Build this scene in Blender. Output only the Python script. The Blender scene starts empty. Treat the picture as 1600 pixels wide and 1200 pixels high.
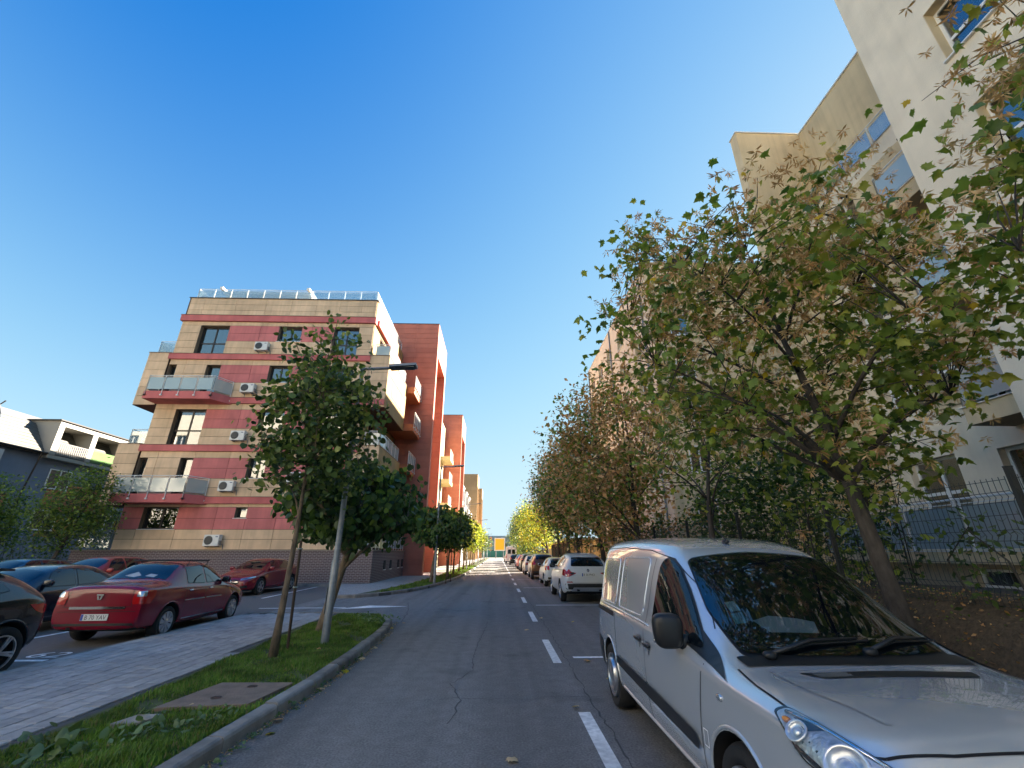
import bpy, bmesh, math, random
import numpy as np
from mathutils import Vector, Matrix, geometry
from mathutils.bvhtree import BVHTree
random.seed(7); RNG = np.random.default_rng(11)
R = math.radians
scene = bpy.context.scene
COL = scene.collection

# ------------------------------------------------------------------ camera, sky, sun, exposure
CAM_H = 1.65
cam_d = bpy.data.cameras.new('camera'); cam = bpy.data.objects.new('camera', cam_d); COL.objects.link(cam)
cam_d.sensor_width = 36.0; cam_d.lens = 672 * 36 / 1600
cam_d.clip_start = 0.05; cam_d.clip_end = 3000
cam.location = (0, 0, CAM_H); cam.rotation_euler = (R(90 + 21.448), 0, R(-1.666))
scene.camera = cam

SUN_AZ, SUN_EL = 60.0, 26.0          # azimuth clockwise from +Y (the road direction)
world = bpy.data.worlds.new('World'); scene.world = world; world.use_nodes = True
wn = world.node_tree.nodes; wl = world.node_tree.links
bg = wn['Background']; sky = wn.new('ShaderNodeTexSky'); sky.sky_type = 'NISHITA'
sky.sun_disc = False; sky.sun_elevation = R(SUN_EL); sky.sun_rotation = R(SUN_AZ)
sky.altitude = 80; sky.air_density = 1.0; sky.dust_density = 0.2; sky.ozone_density = 2.5
# the whole dome gets the phone's tone curve (black point and shoulder per channel), so it lights the place as it looks
EXPO = 2.75; GAIN = 1.30
sep = wn.new('ShaderNodeSeparateColor'); com = wn.new('ShaderNodeCombineColor'); wl.new(sky.outputs[0], sep.inputs[0])
def mth(op, a, b_=None):
    n = wn.new('ShaderNodeMath'); n.operation = op
    for i, q in enumerate((a, b_)):
        if q is None: continue
        if isinstance(q, (int, float)): n.inputs[i].default_value = q
        else: wl.new(q, n.inputs[i])
    return n.outputs[0]
for i, (A_, k_, o_) in enumerate(((.55, .80, .53), (.72, .75, .63), (.82, .65, .10))):
    x_ = mth('MAXIMUM', mth('SUBTRACT', sep.outputs[i], o_), .02)
    e_ = mth('EXPONENT', mth('MULTIPLY', x_, -k_))
    wl.new(mth('MULTIPLY', mth('SUBTRACT', 1.0, e_), A_ * GAIN / (.15 * 2 ** EXPO)), com.inputs[i])
wl.new(com.outputs[0], bg.inputs['Color']); bg.inputs['Strength'].default_value = 0.15
sun_d = bpy.data.lights.new('sun', 'SUN'); sun = bpy.data.objects.new('sun', sun_d); COL.objects.link(sun)
sun_d.energy = 5.0; sun_d.angle = R(0.5); sun_d.color = (1.0, 0.90, 0.76)
sv = Vector((math.sin(R(SUN_AZ)) * math.cos(R(SUN_EL)), math.cos(R(SUN_AZ)) * math.cos(R(SUN_EL)), math.sin(R(SUN_EL))))
sun.rotation_euler = sv.to_track_quat('Z', 'Y').to_euler(); sun.location = (30, 30, 40)
vs = scene.view_settings
vs.view_transform = 'Standard'; vs.look = 'None'; vs.exposure = EXPO; vs.gamma = 1.0; vs.use_curve_mapping = False
try:
    scene.cycles.max_bounces = 8; scene.cycles.transparent_max_bounces = 16
    scene.cycles.caustics_reflective = False; scene.cycles.caustics_refractive = False
except Exception: pass

# ------------------------------------------------------------------ materials
MATS = {}
def mat(name, col, rough=0.6, metal=0.0, var=0.0, scale=3.0, bump=0.0, bscale=None, col2=None, spec=0.5, coat=0.0, ior=None, detail=4.0, streak=0.0, tracks=0.0, flake=0.0, stretch=None, lowf=.7):
    if name in MATS: return MATS[name]
    m = bpy.data.materials.new(name); m.use_nodes = True; MATS[name] = m
    nt = m.node_tree; N = nt.nodes; L = nt.links; b = N['Principled BSDF']
    b.inputs['Base Color'].default_value = (*col, 1); b.inputs['Roughness'].default_value = rough
    b.inputs['Metallic'].default_value = metal; b.inputs['Specular IOR Level'].default_value = spec
    if coat: b.inputs['Coat Weight'].default_value = coat; b.inputs['Coat Roughness'].default_value = 0.04
    if ior: b.inputs['IOR'].default_value = ior
    if var or col2 or bump or flake:
        g = N.new('ShaderNodeNewGeometry'); src = g.outputs['Position']
        if stretch:
            mp = N.new('ShaderNodeMapping'); mp.inputs['Scale'].default_value = stretch; L.new(src, mp.inputs['Vector']); src = mp.outputs['Vector']
    if var or col2:
        n = N.new('ShaderNodeTexNoise'); n.inputs['Scale'].default_value = scale; n.inputs['Detail'].default_value = detail
        L.new(src, n.inputs['Vector'])
        r = N.new('ShaderNodeValToRGB'); r.color_ramp.elements[0].position = .3; r.color_ramp.elements[1].position = .7
        c2 = col2 if col2 else tuple(min(1, c * (1 + var)) for c in col)
        c1 = col if col2 else tuple(c * (1 - var) for c in col)
        r.color_ramp.elements[0].color = (*c1, 1); r.color_ramp.elements[1].color = (*c2, 1)
        L.new(n.outputs['Fac'], r.inputs['Fac']); last = r.outputs['Color']
        if var and scale > .5:
            n3 = N.new('ShaderNodeTexNoise'); n3.inputs['Scale'].default_value = scale * .12; L.new(src, n3.inputs['Vector'])
            mr = N.new('ShaderNodeMapRange'); mr.inputs[1].default_value = .3; mr.inputs[2].default_value = .7
            mr.inputs[3].default_value = 1 - var * lowf; mr.inputs[4].default_value = 1 + var * lowf
            L.new(n3.outputs['Fac'], mr.inputs[0])
            mx = N.new('ShaderNodeVectorMath'); mx.operation = 'SCALE'; L.new(last, mx.inputs[0]); L.new(mr.outputs[0], mx.inputs['Scale']); last = mx.outputs[0]
        if streak:
            ms = N.new('ShaderNodeMapping'); ms.inputs['Scale'].default_value = (2.6, 2.6, .12); L.new(g.outputs['Position'], ms.inputs['Vector'])
            n4 = N.new('ShaderNodeTexNoise'); n4.inputs['Scale'].default_value = 1.6; n4.inputs['Detail'].default_value = 6; L.new(ms.outputs[0], n4.inputs['Vector'])
            m4 = N.new('ShaderNodeMapRange'); m4.inputs[1].default_value = .42; m4.inputs[2].default_value = .72; m4.inputs[3].default_value = 1.0; m4.inputs[4].default_value = 1 - streak
            L.new(n4.outputs['Fac'], m4.inputs[0]); v4 = N.new('ShaderNodeVectorMath'); v4.operation = 'SCALE'; L.new(last, v4.inputs[0]); L.new(m4.outputs[0], v4.inputs['Scale']); last = v4.outputs[0]
        if tracks:
            ms = N.new('ShaderNodeMapping'); ms.inputs['Scale'].default_value = (1.5, .045, 1); L.new(g.outputs['Position'], ms.inputs['Vector'])
            n4 = N.new('ShaderNodeTexNoise'); n4.inputs['Scale'].default_value = 1.1; n4.inputs['Detail'].default_value = 5; n4.inputs['Distortion'].default_value = .4; L.new(ms.outputs[0], n4.inputs['Vector'])
            m4 = N.new('ShaderNodeMapRange'); m4.inputs[1].default_value = .35; m4.inputs[2].default_value = .68; m4.inputs[3].default_value = 1 - tracks; m4.inputs[4].default_value = 1 + tracks * .6
            L.new(n4.outputs['Fac'], m4.inputs[0]); v4 = N.new('ShaderNodeVectorMath'); v4.operation = 'SCALE'; L.new(last, v4.inputs[0]); L.new(m4.outputs[0], v4.inputs['Scale']); last = v4.outputs[0]
            n5 = N.new('ShaderNodeTexNoise'); n5.inputs['Scale'].default_value = .9; n5.inputs['Detail'].default_value = 8; L.new(g.outputs['Position'], n5.inputs['Vector'])
            m5 = N.new('ShaderNodeMapRange'); m5.inputs[1].default_value = .60; m5.inputs[2].default_value = .70; m5.inputs[3].default_value = 1.0; m5.inputs[4].default_value = 1 - tracks * 1.3
            L.new(n5.outputs['Fac'], m5.inputs[0]); v5 = N.new('ShaderNodeVectorMath'); v5.operation = 'SCALE'; L.new(last, v5.inputs[0]); L.new(m5.outputs[0], v5.inputs['Scale']); last = v5.outputs[0]
        L.new(last, b.inputs['Base Color'])
    if bump:
        n2 = N.new('ShaderNodeTexNoise'); n2.inputs['Scale'].default_value = bscale or scale * 8; n2.inputs['Detail'].default_value = 3
        L.new(src, n2.inputs['Vector'])
        bp = N.new('ShaderNodeBump'); bp.inputs['Strength'].default_value = bump; bp.inputs['Distance'].default_value = 0.02
        L.new(n2.outputs['Fac'], bp.inputs['Height']); L.new(bp.outputs[0], b.inputs['Normal'])
    return m

def glass_mat(name, tint=(.5, .6, .65), refl=0.14, rough=0.02, opac=0.0, body=(.1, .12, .14)):
    """see-through glazing: part mirror, part tinted clear, part (dirty or frosted) body colour"""
    if name in MATS: return MATS[name]
    m = bpy.data.materials.new(name); m.use_nodes = True; MATS[name] = m
    nt = m.node_tree; N = nt.nodes; L = nt.links; N.remove(N['Principled BSDF']); out = N['Material Output']
    tr = N.new('ShaderNodeBsdfTransparent'); tr.inputs[0].default_value = (*tint, 1)
    df = N.new('ShaderNodeBsdfDiffuse'); df.inputs[0].default_value = (*body, 1)
    gl = N.new('ShaderNodeBsdfGlossy'); gl.inputs['Roughness'].default_value = rough; gl.inputs[0].default_value = (1, 1, 1, 1)
    mx = N.new('ShaderNodeMixShader'); mx.inputs[0].default_value = opac; L.new(tr.outputs[0], mx.inputs[1]); L.new(df.outputs[0], mx.inputs[2])
    lw = N.new('ShaderNodeLayerWeight'); lw.inputs['Blend'].default_value = .35
    mr = N.new('ShaderNodeMapRange'); mr.inputs[3].default_value = refl; mr.inputs[4].default_value = .75; L.new(lw.outputs['Fresnel'], mr.inputs[0])
    m2 = N.new('ShaderNodeMixShader'); L.new(mr.outputs[0], m2.inputs[0]); L.new(mx.outputs[0], m2.inputs[1]); L.new(gl.outputs[0], m2.inputs[2])
    L.new(m2.outputs[0], out.inputs[0]); return m

def leaf_mat(name, col, trans=0.45, rough=0.45, var=.25):
    if name in MATS: return MATS[name]
    m = bpy.data.materials.new(name); m.use_nodes = True; MATS[name] = m
    nt = m.node_tree; N = nt.nodes; L = nt.links; b = N['Principled BSDF']; out = N['Material Output']
    b.inputs['Roughness'].default_value = rough; b.inputs['Specular IOR Level'].default_value = .35
    g = N.new('ShaderNodeNewGeometry'); n = N.new('ShaderNodeTexNoise'); n.inputs['Scale'].default_value = 2.3; L.new(g.outputs['Position'], n.inputs['Vector'])
    r = N.new('ShaderNodeValToRGB'); r.color_ramp.elements[0].position = .35; r.color_ramp.elements[1].position = .65
    r.color_ramp.elements[0].color = (*[c * (1 - var) for c in col], 1); r.color_ramp.elements[1].color = (*[c * (1 + var) for c in col], 1)
    L.new(n.outputs['Fac'], r.inputs['Fac']); L.new(r.outputs[0], b.inputs['Base Color'])
    t = N.new('ShaderNodeBsdfTranslucent')
    h = N.new('ShaderNodeVectorMath'); h.operation = 'MULTIPLY'; h.inputs[1].default_value = (1.5, 1.35, .6); L.new(r.outputs[0], h.inputs[0]); L.new(h.outputs[0], t.inputs[0])
    mx = N.new('ShaderNodeMixShader'); mx.inputs[0].default_value = trans; L.new(b.outputs[0], mx.inputs[1]); L.new(t.outputs[0], mx.inputs[2])
    L.new(mx.outputs[0], out.inputs[0]); return m

# ------------------------------------------------------------------ objects
def tag(o, label=None, cat=None, group=None, kind=None):
    if label: o['label'] = label
    if cat: o['category'] = cat
    if group: o['group'] = group
    if kind: o['kind'] = kind
    return o
def empty(name, loc, label=None, cat=None, group=None, rz=0.0):
    o = bpy.data.objects.new(name, None); COL.objects.link(o); o.location = loc; o.rotation_euler = (0, 0, rz); o.empty_display_size = .3
    return tag(o, label, cat, group)
def link(name, me, parent=None, loc=(0, 0, 0), rot=None, scale=None):
    o = bpy.data.objects.new(name, me); COL.objects.link(o); o.location = loc
    if rot: o.rotation_euler = rot
    if scale: o.scale = scale
    if parent: o.parent = parent
    return o
WORLD_OF = {}
def wloc(o):
    p = Vector((0, 0, 0))
    while o: p += o.location; o = o.parent
    return p

class MB:
    """collects faces; build() links them as one mesh object"""
    def __init__(s): s.v = []; s.f = []; s.m = []
    def add(s, vs, fs, mi=0):
        n = len(s.v); s.v += [tuple(v) for v in vs]; s.f += [tuple(i + n for i in f) for f in fs]; s.m += [mi] * len(fs)
    def quad(s, a, b, c, d, mi=0): s.add([a, b, c, d], [(0, 1, 2, 3)], mi)
    def box(s, x0, x1, y0, y1, z0, z1, mi=0):
        s.add([(x0, y0, z0), (x1, y0, z0), (x1, y1, z0), (x0, y1, z0), (x0, y0, z1), (x1, y0, z1), (x1, y1, z1), (x0, y1, z1)],
              [(0, 3, 2, 1), (4, 5, 6, 7), (0, 1, 5, 4), (1, 2, 6, 5), (2, 3, 7, 6), (3, 0, 4, 7)], mi)
    def prism(s, poly, z0, z1, mi=0, bottom=True):
        n = len(poly); vs = [(x, y, z0) for x, y in poly] + [(x, y, z1) for x, y in poly]
        fs = [tuple(range(n, 2 * n))] + [(i, (i + 1) % n, (i + 1) % n + n, i + n) for i in range(n)]
        if bottom: fs.append(tuple(range(n - 1, -1, -1)))
        s.add(vs, fs, mi)
    def xprism(s, poly, ax, a0, a1, mi=0):
        """polygon in the plane across axis ax ('x': (y,z); 'y': (x,z)) pushed from a0 to a1"""
        n = len(poly)
        P = (lambda a, p: (a, p[0], p[1])) if ax == 'x' else (lambda a, p: (p[0], a, p[1]))
        s.add([P(a0, p) for p in poly] + [P(a1, p) for p in poly], [tuple(range(n)), tuple(range(2 * n - 1, n - 1, -1))] + [(i, i + n, (i + 1) % n + n, (i + 1) % n) for i in range(n)], mi)
    def tube(s, pts, r, n=8, mi=0, caps=True):
        pts = [Vector(p) for p in pts]; rs = r if isinstance(r, (list, tuple)) else [r] * len(pts)
        rings = []; up = None
        for i, p in enumerate(pts):
            d = (pts[min(i + 1, len(pts) - 1)] - pts[max(i - 1, 0)]).normalized()
            if up is None: up = Vector((0, 0, 1)) if abs(d.z) < .9 else Vector((1, 0, 0))
            a = d.cross(up).normalized(); b = a.cross(d).normalized(); up = b
            rings.append([p + (a * math.cos(t) + b * math.sin(t)) * rs[i] for t in [2 * math.pi * k / n for k in range(n)]])
        vs = [v for rg in rings for v in rg]; fs = []
        for i in range(len(pts) - 1):
            for k in range(n): fs.append((i * n + k, i * n + (k + 1) % n, (i + 1) * n + (k + 1) % n, (i + 1) * n + k))
        if caps: fs.append(tuple(range(n - 1, -1, -1))); fs.append(tuple(range((len(pts) - 1) * n, len(pts) * n)))
        s.add(vs, fs, mi)
    def lathe(s, prof, axis='x', n=24, c=(0, 0, 0), mi=0, closed=False):
        """prof: list of (axial, radius)"""
        vs = []; fs = []; k = len(prof)
        for i in range(n):
            t = 2 * math.pi * i / n; co, si = math.cos(t), math.sin(t)
            for a, r in prof:
                p = {'x': (a, r * co, r * si), 'y': (r * co, a, r * si), 'z': (r * co, r * si, a)}[axis]
                vs.append((p[0] + c[0], p[1] + c[1], p[2] + c[2]))
        for i in range(n):
            j = (i + 1) % n
            for q in range(k - 1 + (1 if closed else 0)):
                q2 = (q + 1) % k
                fs.append((i * k + q, j * k + q, j * k + q2, i * k + q2))
        s.add(vs, fs, mi)
    def build(s, name, mats, parent=None, smooth=False, recentre=True, fixn=False, bevel=0.0, **kw):
        me = bpy.data.meshes.new(name)
        v = np.array(s.v, dtype=np.float64); loc = Vector((0, 0, 0))
        if recentre and len(v):
            lo, hi = v.min(0), v.max(0); loc = Vector(((lo[0] + hi[0]) / 2, (lo[1] + hi[1]) / 2, lo[2]))
            v = v - np.array(loc)
        me.from_pydata([tuple(p) for p in v], [], s.f)
        for m in (mats if isinstance(mats, (list, tuple)) else [mats]): me.materials.append(m)
        me.polygons.foreach_set('material_index', s.m)
        if fixn or bevel:
            bm = bmesh.new(); bm.from_mesh(me); bmesh.ops.recalc_face_normals(bm, faces=bm.faces)
            if bevel: bmesh.ops.bevel(bm, geom=list(bm.edges), offset=bevel, segments=2, affect='EDGES', profile=.6)
            bm.to_mesh(me); bm.free()
        if smooth:
            me.polygons.foreach_set('use_smooth', [True] * len(me.polygons))
            if smooth is not True: me.set_sharp_from_angle(angle=R(smooth))
        o = link(name, me, parent, loc)
        if parent is not None and kw.pop('world', True): o.location = loc - wloc(parent)
        return tag(o, **kw) if kw else o

def fast_mesh(name, V, F, mats, mi=None, smooth=False):
    """numpy verts (n,3) and faces (m,k)"""
    me = bpy.data.meshes.new(name); V = np.asarray(V, np.float32); F = np.asarray(F, np.int32); m, k = F.shape
    me.vertices.add(len(V)); me.vertices.foreach_set('co', V.ravel())
    me.loops.add(m * k); me.loops.foreach_set('vertex_index', F.ravel())
    me.polygons.add(m); me.polygons.foreach_set('loop_start', np.arange(0, m * k, k, dtype=np.int32))
    for x in mats: me.materials.append(x)
    if mi is not None: me.polygons.foreach_set('material_index', np.asarray(mi, np.int32))
    me.update(calc_edges=True); me.validate()
    if smooth: me.polygons.foreach_set('use_smooth', [True] * m)
    return me
def scatter(tv, tf, P, Rm, S):
    """copies of a template (tv verts, tf faces) at P (n,3) with rotation matrices Rm (n,3,3) and scales S (n,)"""
    n, k = len(P), len(tv)
    V = np.einsum('nij,kj->nki', Rm, tv) * np.asarray(S)[:, None, None] + np.asarray(P)[:, None, :]
    F = (np.asarray(tf)[None] + (np.arange(n) * k)[:, None, None]).reshape(-1, len(tf[0]))
    return V.reshape(-1, 3), F
def rand_rot(n, droop=None):
    """random leaf frames: local +Y is the leaf's length, +Z its normal"""
    az = RNG.uniform(0, 2 * np.pi, n); lo, hi = droop if droop else (-1.2, .6)
    el = RNG.uniform(lo, hi, n)
    y = np.stack([np.cos(az) * np.cos(el), np.sin(az) * np.cos(el), np.sin(el)], 1)
    up = RNG.normal(0, .55, (n, 3)) + np.array([0, 0, 1.0]); x = np.cross(y, up); x /= np.linalg.norm(x, axis=1)[:, None] + 1e-9
    z = np.cross(x, y)
    return np.stack([x, y, z], 2)
def text_mesh(body, size, mat_, depth=0.0):
    cu = bpy.data.curves.new('lettering', 'FONT'); cu.body = body; cu.size = size; cu.align_x = 'CENTER'; cu.align_y = 'CENTER'; cu.extrude = depth; cu.resolution_u = 3
    o = bpy.data.objects.new('lettering', cu); COL.objects.link(o); dg = bpy.context.evaluated_depsgraph_get()
    me = bpy.data.meshes.new_from_object(o.evaluated_get(dg)); bpy.data.objects.remove(o); bpy.data.curves.remove(cu)
    me.materials.clear(); me.materials.append(mat_); me.name = 'lettering'; return me

# palette
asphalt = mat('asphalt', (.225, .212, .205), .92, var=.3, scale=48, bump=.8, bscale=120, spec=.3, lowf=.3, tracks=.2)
asphalt_lot = mat('asphalt_lot', (.165, .15, .14), .95, var=.2, scale=75, bump=.5, bscale=190, spec=.3, lowf=.4)
white_paint = mat('road_paint', (.78, .76, .74), .75, var=.22, scale=14, bump=.2, bscale=150)
concrete = mat('kerb_concrete', (.23, .21, .19), .9, var=.28, scale=4, bump=.35, bscale=60)
soil = mat('soil', (.045, .035, .022), 1, var=.35, scale=9, bump=.6, bscale=50)
black_plastic = mat('black_plastic', (.012, .012, .013), .45, bump=.05, bscale=300)
rubber = mat('rubber', (.016, .016, .017), .8, bump=.1, bscale=90)
steel = mat('steel', (.55, .56, .58), .28, metal=1.0)
galv = mat('galvanised_steel', (.22, .235, .25), .5, metal=.5, var=.12, scale=14)
white_pvc = mat('white_pvc', (.78, .78, .77), .4)
bark = mat('bark', (.17, .125, .085), .95, var=.35, scale=16, bump=.8, bscale=45, stretch=(1, 1, .35))
bark_dark = mat('bark_dark', (.06, .05, .043), .95, var=.35, scale=16, bump=.8, bscale=45, stretch=(1, 1, .35))
# ------------------------------------------------------------------ ground, road, pavements
def sheet(name, poly, z, m, **kw):
    b = MB(); b.add([(x, y, z) for x, y in poly], [tuple(range(len(poly)))]); o = b.build(name, m); return tag(o, kind='structure', **kw)
def slab(name, poly, z0, z1, m, **kw):
    b = MB(); b.prism(poly, z0, z1); o = b.build(name, m, fixn=True); return tag(o, kind='structure', **kw)
def arc(cx, cy, r, a0, a1, n=8): return [(cx + r * math.cos(R(a0 + (a1 - a0) * i / n)), cy + r * math.sin(R(a0 + (a1 - a0) * i / n))) for i in range(n + 1)]

ground_m = mat('ground_earth', (.10, .10, .07), 1, var=.3, scale=.3, bump=.2, bscale=4)
sheet('ground', [(-700, -300), (700, -300), (700, 1500), (-700, 1500)], -0.02, ground_m)
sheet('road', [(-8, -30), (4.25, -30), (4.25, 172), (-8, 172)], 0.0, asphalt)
sheet('parking_lot', [(-40, -8), (-6.85, -8), (-6.85, 25.2), (-40, 25.2)], 0.004, asphalt_lot)
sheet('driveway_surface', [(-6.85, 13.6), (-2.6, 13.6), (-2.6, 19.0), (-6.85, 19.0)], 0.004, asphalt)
sheet('cross_street', [(-60, 150), (60, 150), (60, 171), (-60, 171)], 0.004, asphalt)
# patched strips and cracks in the asphalt
patch_m = mat('asphalt_patch', (.03, .031, .034), .95, var=.2, scale=5, bump=.5, bscale=150)
seam_m = mat('tar_seam', (.085, .08, .078), .85, bump=.2, bscale=80)
crk = MB(); rr = random.Random(3)
def crack(pts, w=.012):
    P = []
    for i in range(len(pts) - 1):
        a, b = Vector(pts[i]), Vector(pts[i + 1]); n = max(2, int((b - a).length / .12))
        for k in range(n): P.append(a.lerp(b, k / n) + Vector((rr.uniform(-.025, .025), rr.uniform(-.03, .03))))
    for i in range(len(P) - 1):
        d = (P[i + 1] - P[i]).normalized(); q = Vector((-d.y, d.x)) * w * rr.uniform(.4, 1.3) / 2
        crk.quad((P[i].x - q.x, P[i].y - q.y, .005), (P[i + 1].x - q.x, P[i + 1].y - q.y, .005), (P[i + 1].x + q.x, P[i + 1].y + q.y, .005), (P[i].x + q.x, P[i].y + q.y, .005))
crack([(-.25, 12.5), (-.42, 9), (-.38, 7.6), (-.62, 6.9), (-.45, 6.2), (-.5, 5.3)], .014)
crack([(-.45, 6.3), (.3, 6.2), (.8, 6.35), (1.4, 6.3)], .008); crack([(-.45, 6.3), (-1.4, 6.1), (-2.2, 6.15)], .007)
crack([(-3.2, 17.2), (-2.7, 14.6), (-2.45, 12.4)], .025)
crack([(1.15, 40), (1.12, 20), (1.17, 12), (1.13, 6), (1.15, 3)], .018)
crack([(-2.2, 24.5), (0.8, 24.2)], .015); crack([(-2.3, 33), (.9, 32.7)], .015); crack([(-.3, 31), (-.2, 22), (-.35, 16)], .012)
o = crk.build('crack_sealant', seam_m); tag(o, kind='structure')

# painted markings
pm = MB()
def stripe(x0, x1, y0, y1, z=.006): pm.quad((x0, y0, z), (x1, y0, z), (x1, y1, z), (x0, y1, z))
for k in range(-1, 7):
    y0 = 3.55 + 4.49 * k
    stripe(.90, 1.035, y0 if k > 0 else y0 - .35, y0 + 2.0 + (.2 if k <= 0 else 0))
for k in range(2): stripe(.9, 1.02, 36 + 5 * k, 38.6 + 5 * k)
stripe(.9, 1.02, 46, 149)
for y in (8.38, 16.2, 24.0, 31.5, 39, 46.5, 54): stripe(1.28, 4.1, y, y + .12)
# left lot: bays
stripe(-9.6, -6.88, 8.4, 8.52); stripe(-9.7, -9.58, -2, 15.2)
pm.quad((-9.25, 18.9, .0065), (-9.13, 18.9, .0065), (-9.36, 25.0, .0065), (-9.48, 25.0, .0065))
pm.quad((-12.0, 18.9, .0065), (-11.88, 18.9, .0065), (-12.1, 25.0, .0065), (-12.22, 25.0, .0065))
pm.quad((-14.7, 18.9, .0065), (-14.58, 18.9, .0065), (-14.8, 25.0, .0065), (-14.92, 25.0, .0065))
# arrow pointing out of the lot
pm.quad((-7.6, 15.52, .009), (-4.9, 15.6, .009), (-4.9, 15.78, .009), (-7.6, 15.64, .009))
pm.add([(-5.1, 15.3, .0095), (-2.95, 16.0, .0095), (-4.3, 16.3, .0095)], [(0, 1, 2)])
o = pm.build('road_markings', white_paint); tag(o, kind='structure')
lm = text_mesh('62', .62, white_paint); o = link('bay_number_marking', lm, None, (-7.75, 8.86, .0075), (0, 0, 0)); tag(o, kind='structure')

# verges with kerbs ------------------------------------------------
kerb_mesh = {}
kerb_b = mat('kerb_concrete_worn', (.20, .18, .16), .92, var=.32, scale=5, bump=.45, bscale=50); kerb_c = mat('kerb_concrete_pale', (.27, .25, .23), .9, var=.25, scale=4, bump=.35, bscale=60)
def kerb_run(pts, name='kerb', step=1.0, w=.15, h=.13):
    """stones laid along a polyline of the kerb's road-side edge (the stone lies to the left of the direction of travel)"""
    base = MB(); P = [Vector(p) for p in pts]
    for i in range(len(P) - 1):
        d = (P[i + 1] - P[i]).normalized(); q = Vector((-d.y, d.x))
        a, b = P[i] + q * .02, P[i + 1] + q * .02; c, e = P[i + 1] + q * (w - .02), P[i] + q * (w - .02)
        base.prism([(a.x, a.y), (b.x, b.y), (c.x, c.y), (e.x, e.y)], -.01, h - .02)
    k = base.build(name, mat('mortar', (.09, .085, .08), 1, var=.2, scale=6)); tag(k, kind='structure')
    L = [0]
    for i in range(len(P) - 1): L.append(L[-1] + (P[i + 1] - P[i]).length)
    def at(s):
        for i in range(len(P) - 1):
            if s <= L[i + 1] or i == len(P) - 2: return P[i].lerp(P[i + 1], (s - L[i]) / max(1e-6, L[i + 1] - L[i]))
    s = 0.0
    while s < L[-1] - .15:
        e = min(s + step, L[-1]); a, b = at(s), at(e); d = b - a; ln = d.length; key = (round(ln, 1), w, h, rr.choice((0, 0, 1, 2)))
        if key not in kerb_mesh:
            bm_ = MB(); l2 = key[0] / 2 - .011
            bm_.xprism([(0, -.02), (w, -.02), (w, h), (.035, h), (.012, h - .012), (0, h - .035)], 'x', -l2, l2)
            ob = bm_.build('kerb_stone', (concrete, kerb_b, kerb_c)[key[3]], recentre=False, fixn=True); kerb_mesh[key] = ob.data; bpy.data.objects.remove(ob)
        m = (a + b) / 2
        link('kerb_stone', kerb_mesh[key], k, (m.x - k.location.x, m.y - k.location.y, -k.location.z + rr.uniform(-.007, .007)), (rr.uniform(-.018, .018), 0, math.atan2(d.y, d.x) + rr.uniform(-.006, .006)))
        s = e
    return k
near_kerb = [(-2.5, -6), (-2.5, 3), (-2.42, 5), (-2.33, 6.5), (-2.33, 8.5), (-2.42, 10.9), (-2.62, 12.2), (-3.0, 13.0), (-3.7, 13.45), (-4.6, 13.6), (-6.85, 13.62)]
kerb_run(near_kerb, step=.9)
far_kerb = [(-6.6, 18.75), (-5.6, 18.95), (-4.7, 20.0), (-4.0, 21.6), (-3.45, 24), (-3.1, 27.4), (-2.75, 33), (-2.6, 40), (-2.6, 60), (-2.6, 100), (-2.6, 149)]
kerb_run(far_kerb, step=1.0)
turf = mat('turf_soil', (.07, .085, .03), 1, var=.35, scale=5, bump=.5, bscale=50)
near_lawn = [(-4.25, -6), (-2.62, -6), (-2.62, 3), (-2.55, 5), (-2.46, 6.5), (-2.46, 8.5), (-2.56, 10.9), (-2.76, 12.1), (-3.1, 12.85), (-3.8, 13.2), (-4.3, 13.05), (-4.45, 11.5), (-4.35, 9.5), (-4.2, 7.4), (-4.12, 5.5)]
slab('verge_ground', near_lawn, -.01, .118, turf)
far_lawn = [(-6.3, 19.2), (-5.7, 19.15), (-4.85, 20.2), (-4.15, 21.8), (-3.6, 24.1), (-3.25, 27.4), (-2.9, 33), (-2.75, 40), (-2.75, 149), (-4.3, 149), (-4.3, 40), (-4.4, 33), (-4.6, 27), (-5.1, 23)]
slab('verge_ground', far_lawn[1:], -.01, .118, turf)
# near pavement: bed + herringbone-free running bond of pavers
near_walk = [(-6.85, -6), (-4.25, -6), (-4.12, 5.5), (-4.2, 7.4), (-4.35, 9.5), (-4.45, 11.5), (-4.3, 13.05), (-3.8, 13.3), (-6.85, 13.45)]
bed = slab('pavement', [(-6.85, -6), (-4.2, -6), (-4.07, 5.5), (-4.15, 7.4), (-4.3, 9.5), (-4.4, 11.5), (-4.25, 13.1), (-3.85, 13.3), (-4.6, 13.45), (-6.85, 13.47)], -.01, .105, mat('joint_sand', (.075, .075, .078), 1, var=.3, scale=8))
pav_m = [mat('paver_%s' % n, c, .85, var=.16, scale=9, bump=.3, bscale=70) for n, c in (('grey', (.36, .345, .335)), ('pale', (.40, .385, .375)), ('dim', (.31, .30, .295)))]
pvm = []; PW, PL = .20, .30
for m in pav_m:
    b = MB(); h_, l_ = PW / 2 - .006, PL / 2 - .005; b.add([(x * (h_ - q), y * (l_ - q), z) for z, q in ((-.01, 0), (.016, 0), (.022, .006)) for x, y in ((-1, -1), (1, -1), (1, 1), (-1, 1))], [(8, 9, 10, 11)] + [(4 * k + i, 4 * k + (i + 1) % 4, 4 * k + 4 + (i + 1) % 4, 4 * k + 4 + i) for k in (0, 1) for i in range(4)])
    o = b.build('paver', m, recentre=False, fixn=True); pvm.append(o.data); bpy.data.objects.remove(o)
def walk_edge(y):
    for i in range(1, 8):
        (x0, y0), (x1, y1) = near_walk[i], near_walk[i + 1]
        if y0 <= y <= y1: return x0 + (x1 - x0) * (y - y0) / (y1 - y0)
    return -4.25
cells = []; col_ = 0; xx = -6.74
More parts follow.
